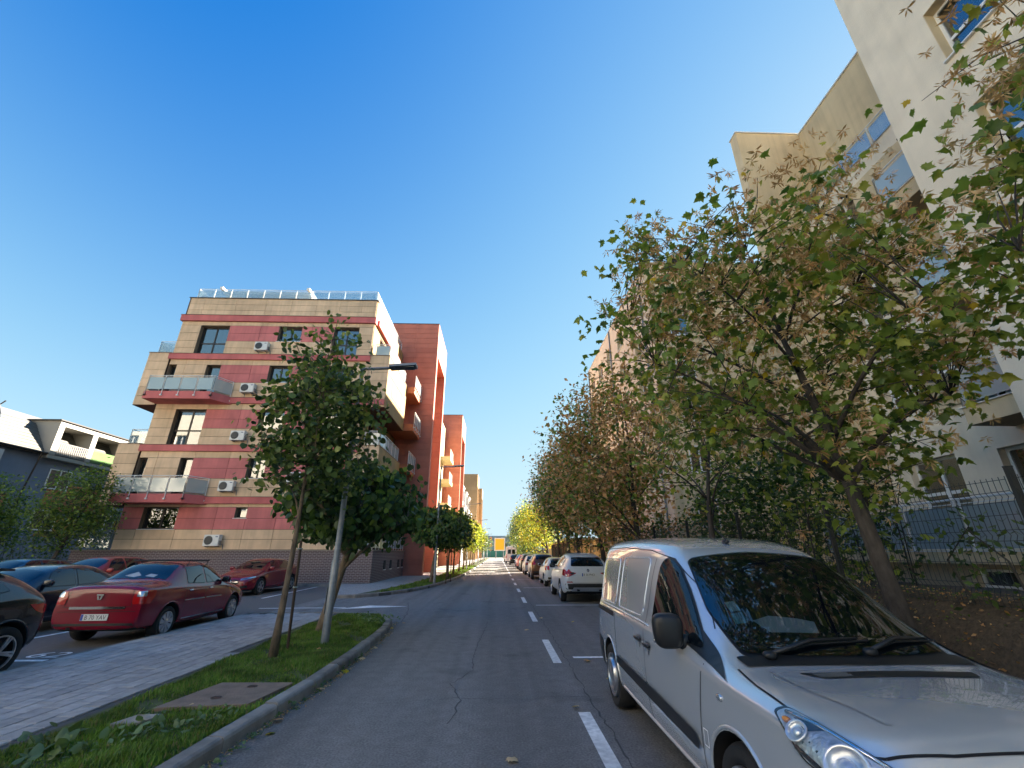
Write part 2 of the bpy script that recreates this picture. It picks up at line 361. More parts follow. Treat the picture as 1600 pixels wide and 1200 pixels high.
while xx < -3.8:
    yy = 2.2 + (PL / 2 if col_ % 2 else 0) + rr.uniform(-.02, .02)
    while yy < 13.3:
        if xx < walk_edge(yy) - .08: cells.append((xx, yy))
        yy += PL
    xx += PW; col_ += 1
cam_key = lambda c: (c[0] + 5.6) ** 2 * 1.2 + (c[1] - 6.0) ** 2
cells.sort(key=cam_key)
sv_, sf_, smi = [], [], []
for i, (x, y) in enumerate(cells):
    dz = rr.uniform(-.003, .003) - .004; t = (rr.uniform(-.012, .012), rr.uniform(-.008, .008), rr.uniform(-.01, .01)); k = rr.choice((0, 0, 1, 2))
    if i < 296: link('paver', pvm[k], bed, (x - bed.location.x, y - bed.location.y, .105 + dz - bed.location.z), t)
    else:
        M = Matrix.Translation((x, y, .105 + dz)) @ Matrix.Rotation(t[0], 4, 'X') @ Matrix.Rotation(t[1], 4, 'Y'); n0 = len(sv_)
        sv_ += [tuple(M @ v.co) for v in pvm[k].vertices]
        for p in pvm[k].polygons: sf_.append(tuple(n0 + q for q in p.vertices)); smi.append(k)
b = MB(); b.v = sv_; b.f = sf_; b.m = smi
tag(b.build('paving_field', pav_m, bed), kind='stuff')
# low edging kerb between lot and pavement
b = MB(); b.box(-6.95, -6.86, -6, 13.5, -.01, .11); tag(b.build('edging_kerb', concrete), kind='structure')
# far pavement, paved surface coloured by a brick texture
def paving_mat():
    m = mat('far_paving', (.22, .22, .225), .9, bump=.01); nt = m.node_tree; N = nt.nodes; L = nt.links
    g = N.new('ShaderNodeNewGeometry'); br = N.new('ShaderNodeTexBrick'); L.new(g.outputs['Position'], br.inputs['Vector'])
    br.inputs['Scale'].default_value = 1; br.inputs['Brick Width'].default_value = .2; br.inputs['Row Height'].default_value = .1; br.inputs['Mortar Size'].default_value = .006
    br.inputs['Color1'].default_value = (.40, .385, .375, 1); br.inputs['Color2'].default_value = (.33, .32, .31, 1); br.inputs['Mortar'].default_value = (.1, .1, .1, 1)
    L.new(br.outputs['Color'], N['Principled BSDF'].inputs['Base Color']); return m
slab('pavement', [(-6.5, 18.9), (-5.75, 19.12), (-5.15, 23), (-4.65, 27), (-4.45, 33), (-4.35, 40), (-4.35, 149), (-7.2, 149), (-7.2, 25.5), (-8.3, 25.3)], -.01, .11, paving_mat())
slab('wall_strip', [(-24, 25.2), (-8.3, 25.25), (-7.2, 25.5), (-7.2, 25.95), (-24, 25.95)], -.01, .12, concrete)
# right-hand side: kerb, bank, raised garden ground
b = MB(); b.box(4.2, 4.34, -8, 149, -.01, .12); tag(b.build('kerb', concrete), kind='structure')
def leaf_soil():
    return mat('leaf_litter', (.05, .038, .026), 1, col2=(.11, .082, .055), scale=22, bump=.9, bscale=40)
b = MB()
bank_x = xs = [4.34, 4.45, 4.66, 4.9, 5.1, 5.4, 9.6]; bank_z = zs = [.10, .13, .5, .95, 1.18, 1.2, 1.0]
ys = [-8 + .5 * i for i in range(0, 110)]; rb = random.Random(5)
grid = [[(x + (rb.uniform(-.04, .04) if 0 < i < 5 else 0), y, z * (1 if y < 44 else .15) + (rb.uniform(-.05, .05) if i > 0 else 0)) for i, (x, z) in enumerate(zip(xs, zs))] for y in ys]
V = [p for r_ in grid for p in r_]; k = len(xs)
b.add(V, [(j * k + i, j * k + i + 1, (j + 1) * k + i + 1, (j + 1) * k + i) for j in range(len(ys) - 1) for i in range(k - 1)])
tag(b.build('garden_bank', leaf_soil(), smooth=True), kind='structure')
# ------------------------------------------------------------------ building kit
tan_p = [mat('cladding_tan_%d' % i, c, .75, var=.13, scale=1.3, bump=.08, bscale=60, streak=.16) for i, c in enumerate(((.69, .49, .31), (.66, .465, .295), (.73, .52, .335)))]
red_p = [mat('cladding_red_%d' % i, c, .75, var=.13, scale=1.3, bump=.08, bscale=60, streak=.16) for i, c in enumerate(((.59, .175, .17), (.56, .165, .16), (.62, .19, .18)))]
terra_p = [mat('cladding_terracotta_%d' % i, c, .7, var=.1, scale=1.2, bump=.06, bscale=60) for i, c in enumerate(((.50, .165, .11), (.48, .155, .103), (.52, .175, .117)))]
sunside_p = [mat('cladding_tan_sunside_%d' % i, c, .75, var=.08, scale=1.3) for i, c in enumerate(((.30, .20, .075), (.28, .187, .07)))]  # tan cladding on the sunlit side, its sun-yellow tint put into the colour
joint_m = mat('cladding_joint', (.07, .04, .03), .9)
band_m = mat('render_red', (.54, .145, .14), .8, var=.16, scale=1.6, bump=.1, bscale=50, stretch=(1, 1, .3))
reveal_m = mat('reveal_tan', (.26, .19, .13), .8)
dark_frame = mat('window_frame_dark', (.035, .025, .02), .4)
pane_m = glass_mat('window_glass', (.36, .40, .44), .2)
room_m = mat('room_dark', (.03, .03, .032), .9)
curtain_m = mat('curtain_net', (.55, .55, .56), .9, var=.2, scale=9, stretch=(1, 1, .02))
blind_m = mat('roller_blind', (.22, .2, .18), .8)
frost_m = glass_mat('balcony_glass', (.6, .72, .72), .10, .08, .74, (.46, .54, .54))
clear_m = glass_mat('clear_rail_glass', (.75, .82, .85), .13, .02, .25, (.6, .7, .72))
white_metal = mat('white_metal', (.72, .72, .7), .4)
ac_m = mat('ac_casing', (.72, .72, .69), .5, var=.05, scale=3)
def brick_mat():
    m = mat('clinker_brick', (.08, .06, .07), .85, bump=.01); nt = m.node_tree; N = nt.nodes; L = nt.links; b = N['Principled BSDF']
    g = N.new('ShaderNodeNewGeometry'); s = N.new('ShaderNodeSeparateXYZ'); L.new(g.outputs['Position'], s.inputs[0])
    a = N.new('ShaderNodeMath'); L.new(s.outputs[0], a.inputs[0]); L.new(s.outputs[1], a.inputs[1]); c = N.new('ShaderNodeCombineXYZ'); L.new(a.outputs[0], c.inputs[0]); L.new(s.outputs[2], c.inputs[1])
    br = N.new('ShaderNodeTexBrick'); L.new(c.outputs[0], br.inputs['Vector']); br.inputs['Scale'].default_value = 1
    br.inputs['Brick Width'].default_value = .25; br.inputs['Row Height'].default_value = .085; br.inputs['Mortar Size'].default_value = .011; br.inputs['Mortar Smooth'].default_value = .1
    br.inputs['Color1'].default_value = (.13, .085, .09, 1); br.inputs['Color2'].default_value = (.10, .07, .08, 1); br.inputs['Mortar'].default_value = (.34, .30, .29, 1); br.inputs['Bias'].default_value = -.1
    L.new(br.outputs['Color'], b.inputs['Base Color'])
    bp = N.new('ShaderNodeBump'); bp.inputs['Distance'].default_value = .01; bp.inputs['Strength'].default_value = .6; bp.invert = True; L.new(br.outputs['Fac'], bp.inputs['Height']); L.new(bp.outputs[0], b.inputs['Normal'])
    return m
brick_m = brick_mat()
PANELS = {}
class Wall:
    """a vertical facade plane: s runs along it, z up, o outwards"""
    def __init__(w, root, ox, oy, ang):
        w.root = root; w.ox, w.oy, w.ang = ox, oy, R(ang); w.d = (math.cos(w.ang), math.sin(w.ang)); w.n = (w.d[1], -w.d[0])
        w.rp = wloc(root) if root else Vector((0, 0, 0)); w.back = MB()
    def pt(w, s, o, z): return (w.ox + w.d[0] * s + w.n[0] * o, w.oy + w.d[1] * s + w.n[1] * o, z)
    def box(w, mb, s0, s1, o0, o1, z0, z1, mi=0):
        P = [w.pt(s, o, z) for z in (z0, z1) for s, o in ((s0, o1), (s1, o1), (s1, o0), (s0, o0))]
        mb.add(P, [(0, 3, 2, 1), (4, 5, 6, 7), (0, 1, 5, 4), (1, 2, 6, 5), (2, 3, 7, 6), (3, 0, 4, 7)], mi)
    def panel(w, s0, s1, z0, z1, m, gap=.022, t=.03, name='panel'):
        W, H = round(s1 - s0 - gap, 2), round(z1 - z0 - gap, 2)
        if W < .05 or H < .05: return
        st = PANELS.setdefault((id(w.root)), [0, MB(), {}]); st[0] += 1
        jx = rr.uniform(-.003, .003)
        if st[0] <= 290:
            key = ('p', W, H, m.name)
            if key not in PANELS:
                b = MB(); b.box(-W / 2, W / 2, -t, 0, -H / 2, H / 2); ob = b.build('panel', m, recentre=False); PANELS[key] = ob.data; bpy.data.objects.remove(ob)
            p = w.pt((s0 + s1) / 2, .001 + jx, (z0 + z1) / 2)
            link(name, PANELS[key], w.root, Vector(p) - w.rp, (rr.uniform(-.002, .002), 0, w.ang))
        else:
            if m.name not in st[2]: st[2][m.name] = (len(st[2]), m)
            w.box(st[1], s0 + gap / 2, s1 - gap / 2, 0.001, t + jx, z0 + gap / 2, z1 - gap / 2, st[2][m.name][0])
    def backing(w, s0, s1, z0, z1, holes=(), depth=.3, mi=0):
        S = sorted({s0, s1, *[min(max(h[0], s0), s1) for h in holes], *[min(max(h[1], s0), s1) for h in holes]}); Z = sorted({z0, z1, *[min(max(h[2], z0), z1) for h in holes], *[min(max(h[3], z0), z1) for h in holes]})
        for a, b_ in zip(S, S[1:]):
            for c, d in zip(Z, Z[1:]):
                cs, cz = (a + b_) / 2, (c + d) / 2
                if any(h[0] < cs < h[1] and h[2] < cz < h[3] for h in holes): continue
                w.box(w.back, a, b_, -depth, 0, c, d, mi)
    def rows(w, s0, s1, zs, cols, holes, colour):
        cols = [c for c in cols if s0 < c < s1]
        for r, (z0, z1) in enumerate(zip(zs, zs[1:])):
            iv = [(s0, s1)]
            for h in holes:
                if min(h[3], z1) - max(h[2], z0) > .45 * (z1 - z0): iv = [q for a, b_ in iv for q in ((a, min(b_, h[0])), (max(a, h[1]), b_)) if q[1] - q[0] > .08]
            for a, b_ in iv:
                cc = [a] + [c for c in cols if a + .25 < c < b_ - .25] + [b_]
                for u, v in zip(cc, cc[1:]): w.panel(u, v, z0, z1, colour((u + v) / 2, r))
    def window(w, s0, s1, z0, z1, kind='curtain', rec=.24, fm=None, mull=1, trans=None, sill=True, pm=None, name='window', reveal=None, fw=.07):
        fm = fm or dark_frame; f = MB()
        for a, b_, c, d in ((s0, s0 + fw, z0, z1), (s1 - fw, s1, z0, z1), (s0 + fw, s1 - fw, z0, z0 + fw), (s0 + fw, s1 - fw, z1 - fw, z1)): w.box(f, a, b_, -rec - .06, -rec, c, d)
        ss = [s0 + fw + (s1 - s0 - 2 * fw) * i / (mull + 1) for i in range(mull + 2)]
        for q in ss[1:-1]: w.box(f, q - fw * .6, q + fw * .6, -rec - .055, -rec + .004, z0 + fw, z1 - fw)
        zz = [z0 + fw, z1 - fw]
        if trans: zz = [z0 + fw, z0 + (z1 - z0) * trans, z1 - fw]; w.box(f, s0 + fw, s1 - fw, -rec - .05, -rec + .002, zz[1] - fw * .6, zz[1] + fw * .6)
        o = f.build(name, fm, w.root)
        for q0, q1 in zip(ss, ss[1:]):
            for c, d in zip(zz, zz[1:]):
                b = MB(); w.box(b, q0, q1, -rec - .04, -rec - .03, c, d); b.build('pane', pm or pane_m, o)
        if reveal:
            b = MB(); w.box(b, s0 - .012, s0 + .004, -rec, .02, z0, z1); w.box(b, s1 - .004, s1 + .012, -rec, .02, z0, z1); w.box(b, s0 + .004, s1 - .004, -rec, .02, z1 - .004, z1 + .012); b.build('reveal', reveal, o)
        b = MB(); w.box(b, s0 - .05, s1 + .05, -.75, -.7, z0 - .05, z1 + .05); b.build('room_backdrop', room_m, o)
        if kind == 'curtain':
            b = MB(); n = 16
            for i in range(n):
                a = s0 + fw + (s1 - s0 - 2 * fw) * i / n; c = s0 + fw + (s1 - s0 - 2 * fw) * (i + 1) / n
                z_ = (.02 if i % 2 else -.02); b.quad(w.pt(a, -rec - .16 + z_, z0 + .05), w.pt(c, -rec - .16 - z_, z0 + .05), w.pt(c, -rec - .16 - z_, z1), w.pt(a, -rec - .16 + z_, z1))
            b.build('curtain', curtain_m, o)
        if kind == 'blind':
            b = MB(); w.box(b, s0 + fw, s1 - fw, -rec - .12, -rec - .11, z0 + (z1 - z0) * .55, z1); b.build('blind', blind_m, o)
        if sill:
            b = MB(); w.box(b, s0 - .06, s1 + .06, -rec, .075, z0 - .035, z0); b.build('sill', white_metal, o)
        return o
    def finish(w, mats, name='wall'):
        if w.back.v: return w.back.build(name, mats, w.root)
def flush_panels(root):
    st = PANELS.get(id(root))
    if st and st[1].v: tag(st[1].build('panel_field', [m for _, m in sorted(st[2].values(), key=lambda t: t[0])], root), kind='stuff')
def railing(root, name, pts, z, h=1.0, gm=None, post_every=1.0, below=.25, parent=None, tube=.022, postm=None, gap=.1, ztop=None):
    """glass balustrade along a polyline of (x,y); returns the handrail part with posts and glass as its sub-parts"""
    gm = gm or frost_m; postm = postm or white_metal
    b = MB(); b.tube([(x, y, z + h) for x, y in pts], tube, 8); b.tube([(x, y, z + h - .09) for x, y in pts], tube * .5, 6); rail = b.build(name, postm, parent or root)
    for (x0, y0), (x1, y1) in zip(pts, pts[1:]):
        L = math.hypot(x1 - x0, y1 - y0); n = max(1, round(L / post_every)); dx, dy = (x1 - x0) / L, (y1 - y0) / L
        for i in range(n + 1):
            q = MB(); px, py = x0 + (x1 - x0) * i / n, y0 + (y1 - y0) * i / n; q.tube([(px, py, z - below), (px, py, z + h)], tube * .9, 6)
            if below > .1: q.box(px - .05, px + .05, py - .05, py + .05, z - below - .03, z - below + .05)
            q.build('post', postm, rail)
            if i < n:
                a, c = L * i / n + .05, L * (i + 1) / n - .05; q = MB(); t = .008
                A = (x0 + dx * a, y0 + dy * a); C = (x0 + dx * c, y0 + dy * c); ox, oy = -dy * t, dx * t
                q.prism([(A[0] - ox, A[1] - oy), (C[0] - ox, C[1] - oy), (C[0] + ox, C[1] + oy), (A[0] + ox, A[1] + oy)], z + gap, z + h - .13); q.build('glass_panel', gm, rail)
    return rail

# ------------------------------------------------------------------ block beside the car park
FY = 26.0
flat = empty('apartment_building', (-15, 30, 0), 'tan and red panelled apartment block with a terracotta portal tower behind the car park', 'building', 'apartment blocks along the left side')
front = Wall(flat, 0, FY, 0)
zF = [1.82, 4.65, 7.68, 10.70, 13.70]
def frow(zb, top): return [zb, zb + .54, zb + 1.06, zb + 1.66, zb + 2.27, top]
colsx = [-20.3, -18.15, -16.1, -14.4, -12.7, -11.1, -9.6]
LX, RX = -21.35, -8.6
holes = {
 0: [(-20.2, -18.25, 2.88, 4.09), (-15.05, -14.4, 3.48, 4.09)],
 1: [(-21.35, -20.85, 4.65, 6.92), (-18.95, -18.2, 4.65, 6.92), (-14.95, -13.9, 5.71, 6.92), (-11.2, -9.6, 4.65, 6.92)],
 2: [(-20.05, -18.2, 7.68, 9.95), (-14.9, -13.4, 8.74, 9.95), (-11.2, -9.6, 7.68, 9.95)],
 3: [(-21.35, -20.85, 10.70, 12.97), (-18.95, -18.05, 10.70, 12.97), (-14.95, -13.6, 11.76, 12.97), (-11.2, -9.6, 10.7, 12.97)],
 4: [(-20.05, -18.15, 13.70, 15.85), (-14.87, -13.35, 14.7, 15.85), (-11.2, -9.55, 13.70, 15.85)]}
red_span = {0: (-21.4, -8.6), 1: (-18.1, -8.6), 2: (-18.1, -11.2), 3: (-18.0, -11.2), 4: (-18.1, -11.2)}
allh = []
for f in range(5):
    zb = zF[f]; top = (zF[f + 1] - .37) if f < 4 else 16.13; zs = frow(zb, top)
    if f == 4: zs = [zb, zb + .5, zb + 1.0, zb + 1.58, 15.85, top]
    def colour(s, r, f=f):
        a, b_ = red_span[f]; pool = red_p if (r in (2, 3) and a - .3 < s < b_ + .3) else tan_p; return rr.choice(pool)
    front.rows(LX, RX, zs, colsx, holes[f], colour); allh += holes[f]
for i in range(3): front.rows(LX + .1, RX, [16.57 + .46 * i, 17.03 + .46 * i], colsx, [], lambda s, r: rr.choice(tan_p))
front.backing(LX, RX, 1.78, 17.95, allh)
for f in range(5):
    for h in holes[f]:
        wdt = h[1] - h[0]; tall = h[3] - h[2] > 1.5
        kd = {(4, 0): 'curtain', (4, 2): 'curtain', (2, 0): 'blind'}.get((f, holes[f].index(h)), rr.choice(['curtain', 'none', 'blind', 'none']))
        front.window(h[0], h[1], h[2] + .02, h[3], kd, mull=1 if wdt > 1 else 0, trans=.42 if (tall and wdt > 1.2) else None, reveal=reveal_m, sill=not tall)
front.finish([joint_m])
# red bands
for zt in zF[1:] + [16.57]:
    b = MB(); x0 = LX - .12
    b.box(x0, RX + (.12 if zt > 16 else 1.28 if zt in (4.65, 10.7) else .05), FY - .16, FY + .3, zt - .37 if zt < 16 else zt - .42, zt)
    b.box(x0 - .03, RX + .1, FY - .2, FY + .3, zt + .001, zt + .022, 1)
    b.build('floor_band', [band_m, mat('band_capping', (.16, .13, .12), .6, var=.2, scale=4)], flat)
b = MB(); b.box(LX - .02, RX + .1, FY - .09, FY + .3, 17.95, 18.0); b.build('parapet_capping', mat('parapet_cap', (.08, .06, .05), .5), flat)
# roof terrace with glass rail and pergola
railing(flat, 'roof_railing', [(LX + .35, FY + 6), (LX + .35, FY + .12), (RX - .1, FY + .12), (RX - .1, 34.2)], 18.0, .78, clear_m, 1.07, 0, tube=.02, gap=.02)
b = MB()
b.box(-20.6, -14.2, FY + 1.8, FY + 5.2, 19.55, 19.75); b.box(-20.7, -20.5, FY + 1.5, FY + 5.2, 19.751, 19.93); b.box(-14.4, -14.2, FY + 1.5, FY + 5.2, 19.751, 19.93)
b.box(-20.3, -19.4, FY + 2.1, FY + 5, 18, 19.55); b.box(-15.4, -14.4, FY + 2.1, FY + 5, 18, 19.55); b.box(-19.4, -15.4, FY + 4, FY + 5, 18, 19.55)
b.build('roof_pavilion', mat('pavilion_white', (.7, .69, .64), .6), flat)
# body behind the cladding, roof slab
b = MB(); b.box(LX + .02, -8.93, FY + .8, 40.4, 1.8, 17.9); b.build('body', mat('body_render', (.32, .24, .16), .85), flat)
# left corner boxes (with loggias) and balconies
def corner_box(x0, x1, y0, y1, z0, z1, side):
    bx = MB(); bx.box(x0 + .04, x1 - .04, y0 + .04, y1, z0, z1 - .01); bx.build('corner_box', joint_m, flat)
    w = Wall(flat, 0, y0 + .02, 0); n = 6; hs = [z0 + (z1 - z0) * i / n for i in range(n + 1)]
    w.rows(x0, x1, hs, [], [], lambda s, r: rr.choice(tan_p))
    b = MB(); b.box(x0 - .03, x1 + .03, y0 - .04, y1, z1, z1 + .05); b.build('box_capping', reveal_m, flat)
    b = MB(); b.box(x0, x1, y0, y1, z0 - .02, z0 - .001); b.build('soffit', mat('soffit_brown', (.16, .055, .035), .8), flat)
    if side == 'R':
        w2 = Wall(flat, x1 - .02, 0, 90); w2.rows(y0, y1, [z0, z0 + (z1 - z0) * .33, z0 + (z1 - z0) * .66, z1], [y0 + 1.4, y0 + 2.8, y0 + 4.2], [], lambda s, r: rr.choice(sunside_p))
for z0, z1 in ((4.18, 7.72), (10.2, 13.74)):
    corner_box(-22.75, -21.4, FY - .1, FY + 4.5, z0, z1, 'L')
    corner_box(-8.58, -7.3, FY - .06, 31.6, z0, z1, 'R')
for z in (7.74, 13.78):
    railing(flat, 'corner_railing', [(-22.6, FY + 3), (-22.6, FY + .35), (-21.5, FY + .35)], z, 1.0, clear_m, 1.0, 0)
    railing(flat, 'corner_railing', [(-8.4, FY + .35), (-7.42, FY + .35), (-7.42, 31.4)], z, 1.0, frost_m, 1.0, .1)
def front_balcony(z):
    y0 = FY - 1.15; b = MB()
    b.prism([(-21.42, FY), (-21.42, y0), (-17.45, y0), (-16.75, FY)], z - .47, z); o = b.build('balcony', [band_m], flat, fixn=True)
    r_ = railing(flat, 'handrail', [(-21.3, FY - .25), (-21.3, y0 - .04), (-17.42, y0 - .04), (-16.9, FY - .15)], z, .98, frost_m, 1.0, .28)
    return o
front_balcony(4.70); front_balcony(10.74)
# brick plinth
b = MB(); b.box(-23.4, -7.0, FY - .06, 34.5, 0, 1.76); b.build('brick_plinth', brick_m, flat)
b = MB(); b.box(-23.45, -6.95, FY - .12, 34.55, 1.762, 1.81); b.build('plinth_slab', mat('slab_edge', (.30, .26, .22), .8), flat)
railing(flat, 'terrace_railing', [(-21.5, FY), (-23.3, FY), (-23.3, FY + 4)], 1.82, 1.0, clear_m, .9, 0, postm=galv)
railing(flat, 'terrace_railing', [(-8.55, FY + .02), (-7.1, FY + .02), (-7.1, 34.3)], 1.82, 1.0, frost_m, .75, 0)
for y, z in ((28.6, .72), (30.2, .72), (32.5, .72), (33.75, .72)):
    b = MB(); b.box(-7.03, -6.965, y, y + .42, z, z + .5); v = b.build('cellar_window', room_m, flat)
    b = MB(); b.box(-7.0, -6.93, y - .04, y + .46, z - .05, z - .002); b.build('sill', white_metal, v)
# street side of the block
side = Wall(flat, -8.6, 0, 90)
sh = [(27.6, 29.4, 13.72, 15.85), (31.2, 33.4, 13.72, 15.85), (31.8, 33.6, 10.72, 12.95), (27.4, 29.2, 7.7, 9.9), (30.8, 33.2, 7.7, 9.9), (31.8, 33.6, 4.67, 6.9), (27.5, 30, 1.84, 4.0), (31.5, 33.5, 1.84, 4.0)]
for f in range(5):
    zb = zF[f]; top = (zF[f + 1] - .3) if f < 4 else 16.13
    side.rows(26.02, 34.5, [zb, zb + 1.06, zb + 2.27, top], [28.2, 30.3, 32.4], [h for h in sh], lambda s, r: rr.choice(sunside_p))
side.rows(26.02, 34.5, [16.57, 17.03, 17.49, 17.95], [28.2, 30.3, 32.4], [], lambda s, r: rr.choice(sunside_p))
side.backing(26.31, 34.5, 1.78, 17.95, sh)
for h in sh: side.window(h[0], h[1], h[2], h[3], 'curtain', mull=1, sill=False, reveal=reveal_m)
side.finish([joint_m], 'side_wall')
for zt in zF[1:] + [16.57]:
    b = MB(); b.box(-8.57, -8.47 if zt < 16 else -8.35, 26.31, 34.45, zt - .37, zt - .002); b.build('floor_band', band_m, flat)
for z, xo in ((4.68, -6.65), (7.70, -6.75), (10.72, -6.55), (13.72, -6.7)):
    b = MB(); b.box(-8.46, xo, 31.62, 34.4, z - .5, z); b.build('balcony', [mat('balcony_orange', (.50, .16, .07), .75, var=.06, scale=2)], flat)
    railing(flat, 'handrail', [(xo + .03, 31.7), (xo + .03, 34.35)], z, .98, frost_m, .66, .25)
# terracotta portal tower at the far end
def tower(root, y0, y1, x1, H, xb=-9.7, rowh=.48, lintel=3.0, tp=None, cap=True):
    tp = tp or terra_p; ft = .55; fr = Wall(root, 0, y0, 0); n = int(H / rowh); zs = [H - rowh * i for i in range(n + 1)][::-1]
    zs[0] = .1
    fr.rows(xb, x1, zs, [xb + (x1 - xb) * .53], [], lambda s, r: rr.choice(tp))
    b = MB(); b.box(xb, x1, y0, y0 + ft, 0, H); b.box(xb, x1, y1 - ft, y1, 0, H); b.box(xb, x1, y0 + ft, y1 - ft, H - lintel, H); b.box(xb - .4, x1 - 1.35, y0 + ft, y1 - ft, 0, H - lintel)
    b.build('tower_wall', [tp[0]], root)
    e = Wall(root, x1, 0, 90); e.panel(y0 - .03, y0 + ft, .1, H, tp[2], name='end_panel'); e.panel(y1 - ft, y1, .1, H, tp[2], name='end_panel'); e.rows(y0 + ft, y1 - ft, [H - lintel, H - lintel / 2, H], [], [], lambda s, r: tp[2])
    ti = mat('cladding_terracotta_inner', (.36, .155, .105), .75, var=.1, scale=1.2) if tp is terra_p else tp[0]  # same terracotta, colour toned down in the recess to offset bounced sunlight
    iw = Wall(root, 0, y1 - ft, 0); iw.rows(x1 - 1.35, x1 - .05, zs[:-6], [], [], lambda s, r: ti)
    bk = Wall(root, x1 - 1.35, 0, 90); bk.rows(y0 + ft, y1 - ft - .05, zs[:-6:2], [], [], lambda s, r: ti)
    if cap: b = MB(); b.box(xb - .05, x1 + .05, y0 - .05, y1 + .05, H + .001, H + .06); b.build('tower_capping', mat('tower_cap', (.1, .03, .03), .6), root)
tower(flat, 34.55, 40.6, -5.62, 20.95)
b = MB(); b.box(-6.85, -5.75, 34.6, 34.68, .1, 2.4); b.build('entrance_door', dark_frame, flat)
flush_panels(flat)

# air conditioners hung on the front
def ac_unit(x, z, y=FY, label='', rz=0, w=.82, grp='air conditioners on the block beside the car park'):
    r_ = empty('air_conditioner', (x, y, z), label, 'air conditioner', grp, rz)
    d = .32; b = MB(); b.box(-w / 2, w / 2, -d - .1, -.1, -.29, .29); c = b.build('casing', ac_m, r_, world=False, bevel=.02); c.location = Vector((0, -d / 2 - .1, -.29))
    b = MB(); b.lathe([(-.012, .225), (.0, .235), (.006, .22), (-.03, .19), (-.03, .02), (.0, .0)], 'y', 24); g = b.build('fan_grille', mat('fan_dark', (.03, .035, .04), .5), r_, recentre=False); g.location = (-w * .17, -d - .105, 0)
    b = MB()
    for q in (.07, .12, .17, .21): b.lathe([(-.004, q), (.004, q + .006), (-.004, q + .012)], 'y', 20, mi=0, closed=True)
    for k in range(8): b.tube([(.03 * math.cos(k * .785), -.002, .03 * math.sin(k * .785)), (.225 * math.cos(k * .785), -.002, .225 * math.sin(k * .785))], .004, 4)
    o = b.build('guard', galv, g, recentre=False); o.location = (0, -.012, 0)
    b = MB(); b.box(w * .26, w * .42, -d - .105, -d - .1, .16, .2); b.build('badge', mat('badge_blue', (.04, .06, .16), .5), r_, world=False, recentre=False)
    b = MB()
    for sx in (-w * .33, w * .33): b.box(sx - .02, sx + .02, -d - .1, 0, -.34, -.30); b.box(sx - .02, sx + .02, -.03, 0, -.5, -.34)
    b.build('bracket', galv, r_, world=False, recentre=False)
    b = MB(); b.tube([(w / 2, -.3, -.18), (w / 2 + .08, -.28, -.2), (w / 2 + .09, -.1, -.22), (w / 2 + .09, -.03, -.5)], .018, 6); b.box(w / 2, w / 2 + .05, -.36, -.2, -.24, -.02); b.build('pipe', galv, r_, world=False, recentre=False)
    return r_
for x, z, l in ((-15.6, 14.2, 'white air conditioner under the top floor window of the panelled block'), (-15.85, 11.28, 'white air conditioner right of the upper balcony, half behind leaves'), (-15.75, 8.22, 'white air conditioner on the middle floor right of the tall window'), (-15.72, 5.24, 'white air conditioner right of the lower balcony'), (-15.8, 2.3, 'white air conditioner just above the brick plinth'), (-12.0, 5.75, 'white air conditioner behind the linden crown on the second floor')):
    ac_unit(x, z, label=l)
# ------------------------------------------------------------------ blocks further down the left side
fl2 = empty('apartment_building', (-9, 50, 0), 'cream block with tall windows ending in the second, farther terracotta tower', 'building', 'apartment blocks along the left side')
w = Wall(fl2, -7.9, 0, 90); hs = []
for f in range(5):
    for y in (44.5, 47.6, 50.7, 53.8): hs.append((y, y + 1.5, 4.4 + 3.0 * f - 2.6, 4.4 + 3.0 * f - .2))
w.backing(41.2, 60.8, 0, 18.4, hs)
for h in hs: w.window(*h, 'none', mull=1, fm=dark_frame, sill=False)
w.finish([mat('cream_render', (.55, .46, .28), .85, var=.06, scale=1)])
b = MB(); b.box(-22, -8.25, 41.2, 60.8, 0, 18.3); b.build('body', mat('body_render', (.3, .2, .1)), fl2)
for z in (4.6, 7.6, 10.6, 13.6):
    b = MB(); b.box(-7.88, -6.5, 56.8, 60.6, z - .5, z); b.build('balcony', mat('cream_render', (.5, .4, .25)), fl2)
    railing(fl2, 'handrail', [(-6.55, 56.9), (-6.55, 60.5)], z, 1.0, frost_m, .9, .1)
tower(fl2, 62.0, 68.6, -5.62, 20.9)
flush_panels(fl2)
fl3 = empty('apartment_building', (-10, 90, 0), 'pale grey block with stacked bay windows beyond the terracotta towers', 'building', 'apartment blocks along the left side')
grey_r = mat('grey_render', (.42, .40, .38), .85, var=.08, scale=1)
b = MB(); b.box(-22, -8.5, 69.2, 110, 0, 14.5); b.build('body', grey_r, fl3)
for y in (74, 83, 92, 101):
    for z0, z1, xo in ((3.6, 6.6, -6.9), (6.6, 10.0, -6.4), (10.0, 13.6, -6.9)):
        b = MB(); b.box(-8.48, xo, y + .001 * z0, y + 4.5, z0, z1 - .25); b.box(-8.48, xo + .15, y - .1, y + 4.6, z1 - .25, z1); bay = b.build('bay', grey_r, fl3)
        ww = Wall(bay, 0, y, 0); ww.rp = wloc(bay)
        q = MB(); ww.box(q, -7.9, xo - .35, .0, .02, z0 + .8, z1 - .7); q.build('bay_window', pane_m, bay)
        q = MB(); q.box(xo, xo + .03, y + .6, y + 3.9, z0 + .8, z1 - .7); q.build('bay_window', pane_m, bay)
b = MB(); b.box(-21, -9.5, 70, 108, 14.5, 15.6); b.build('roof', mat('roof_grey', (.2, .19, .19)), fl3)
ochre_p = [mat('cladding_ochre_%d' % i, c, .75, var=.06, scale=1) for i, c in enumerate(((.40, .25, .12), (.38, .24, .115), (.42, .27, .13)))]
fl4 = empty('apartment_building', (-10, 118, 0), 'ochre tower block farthest but one on the left of the street', 'building', 'apartment blocks along the left side')
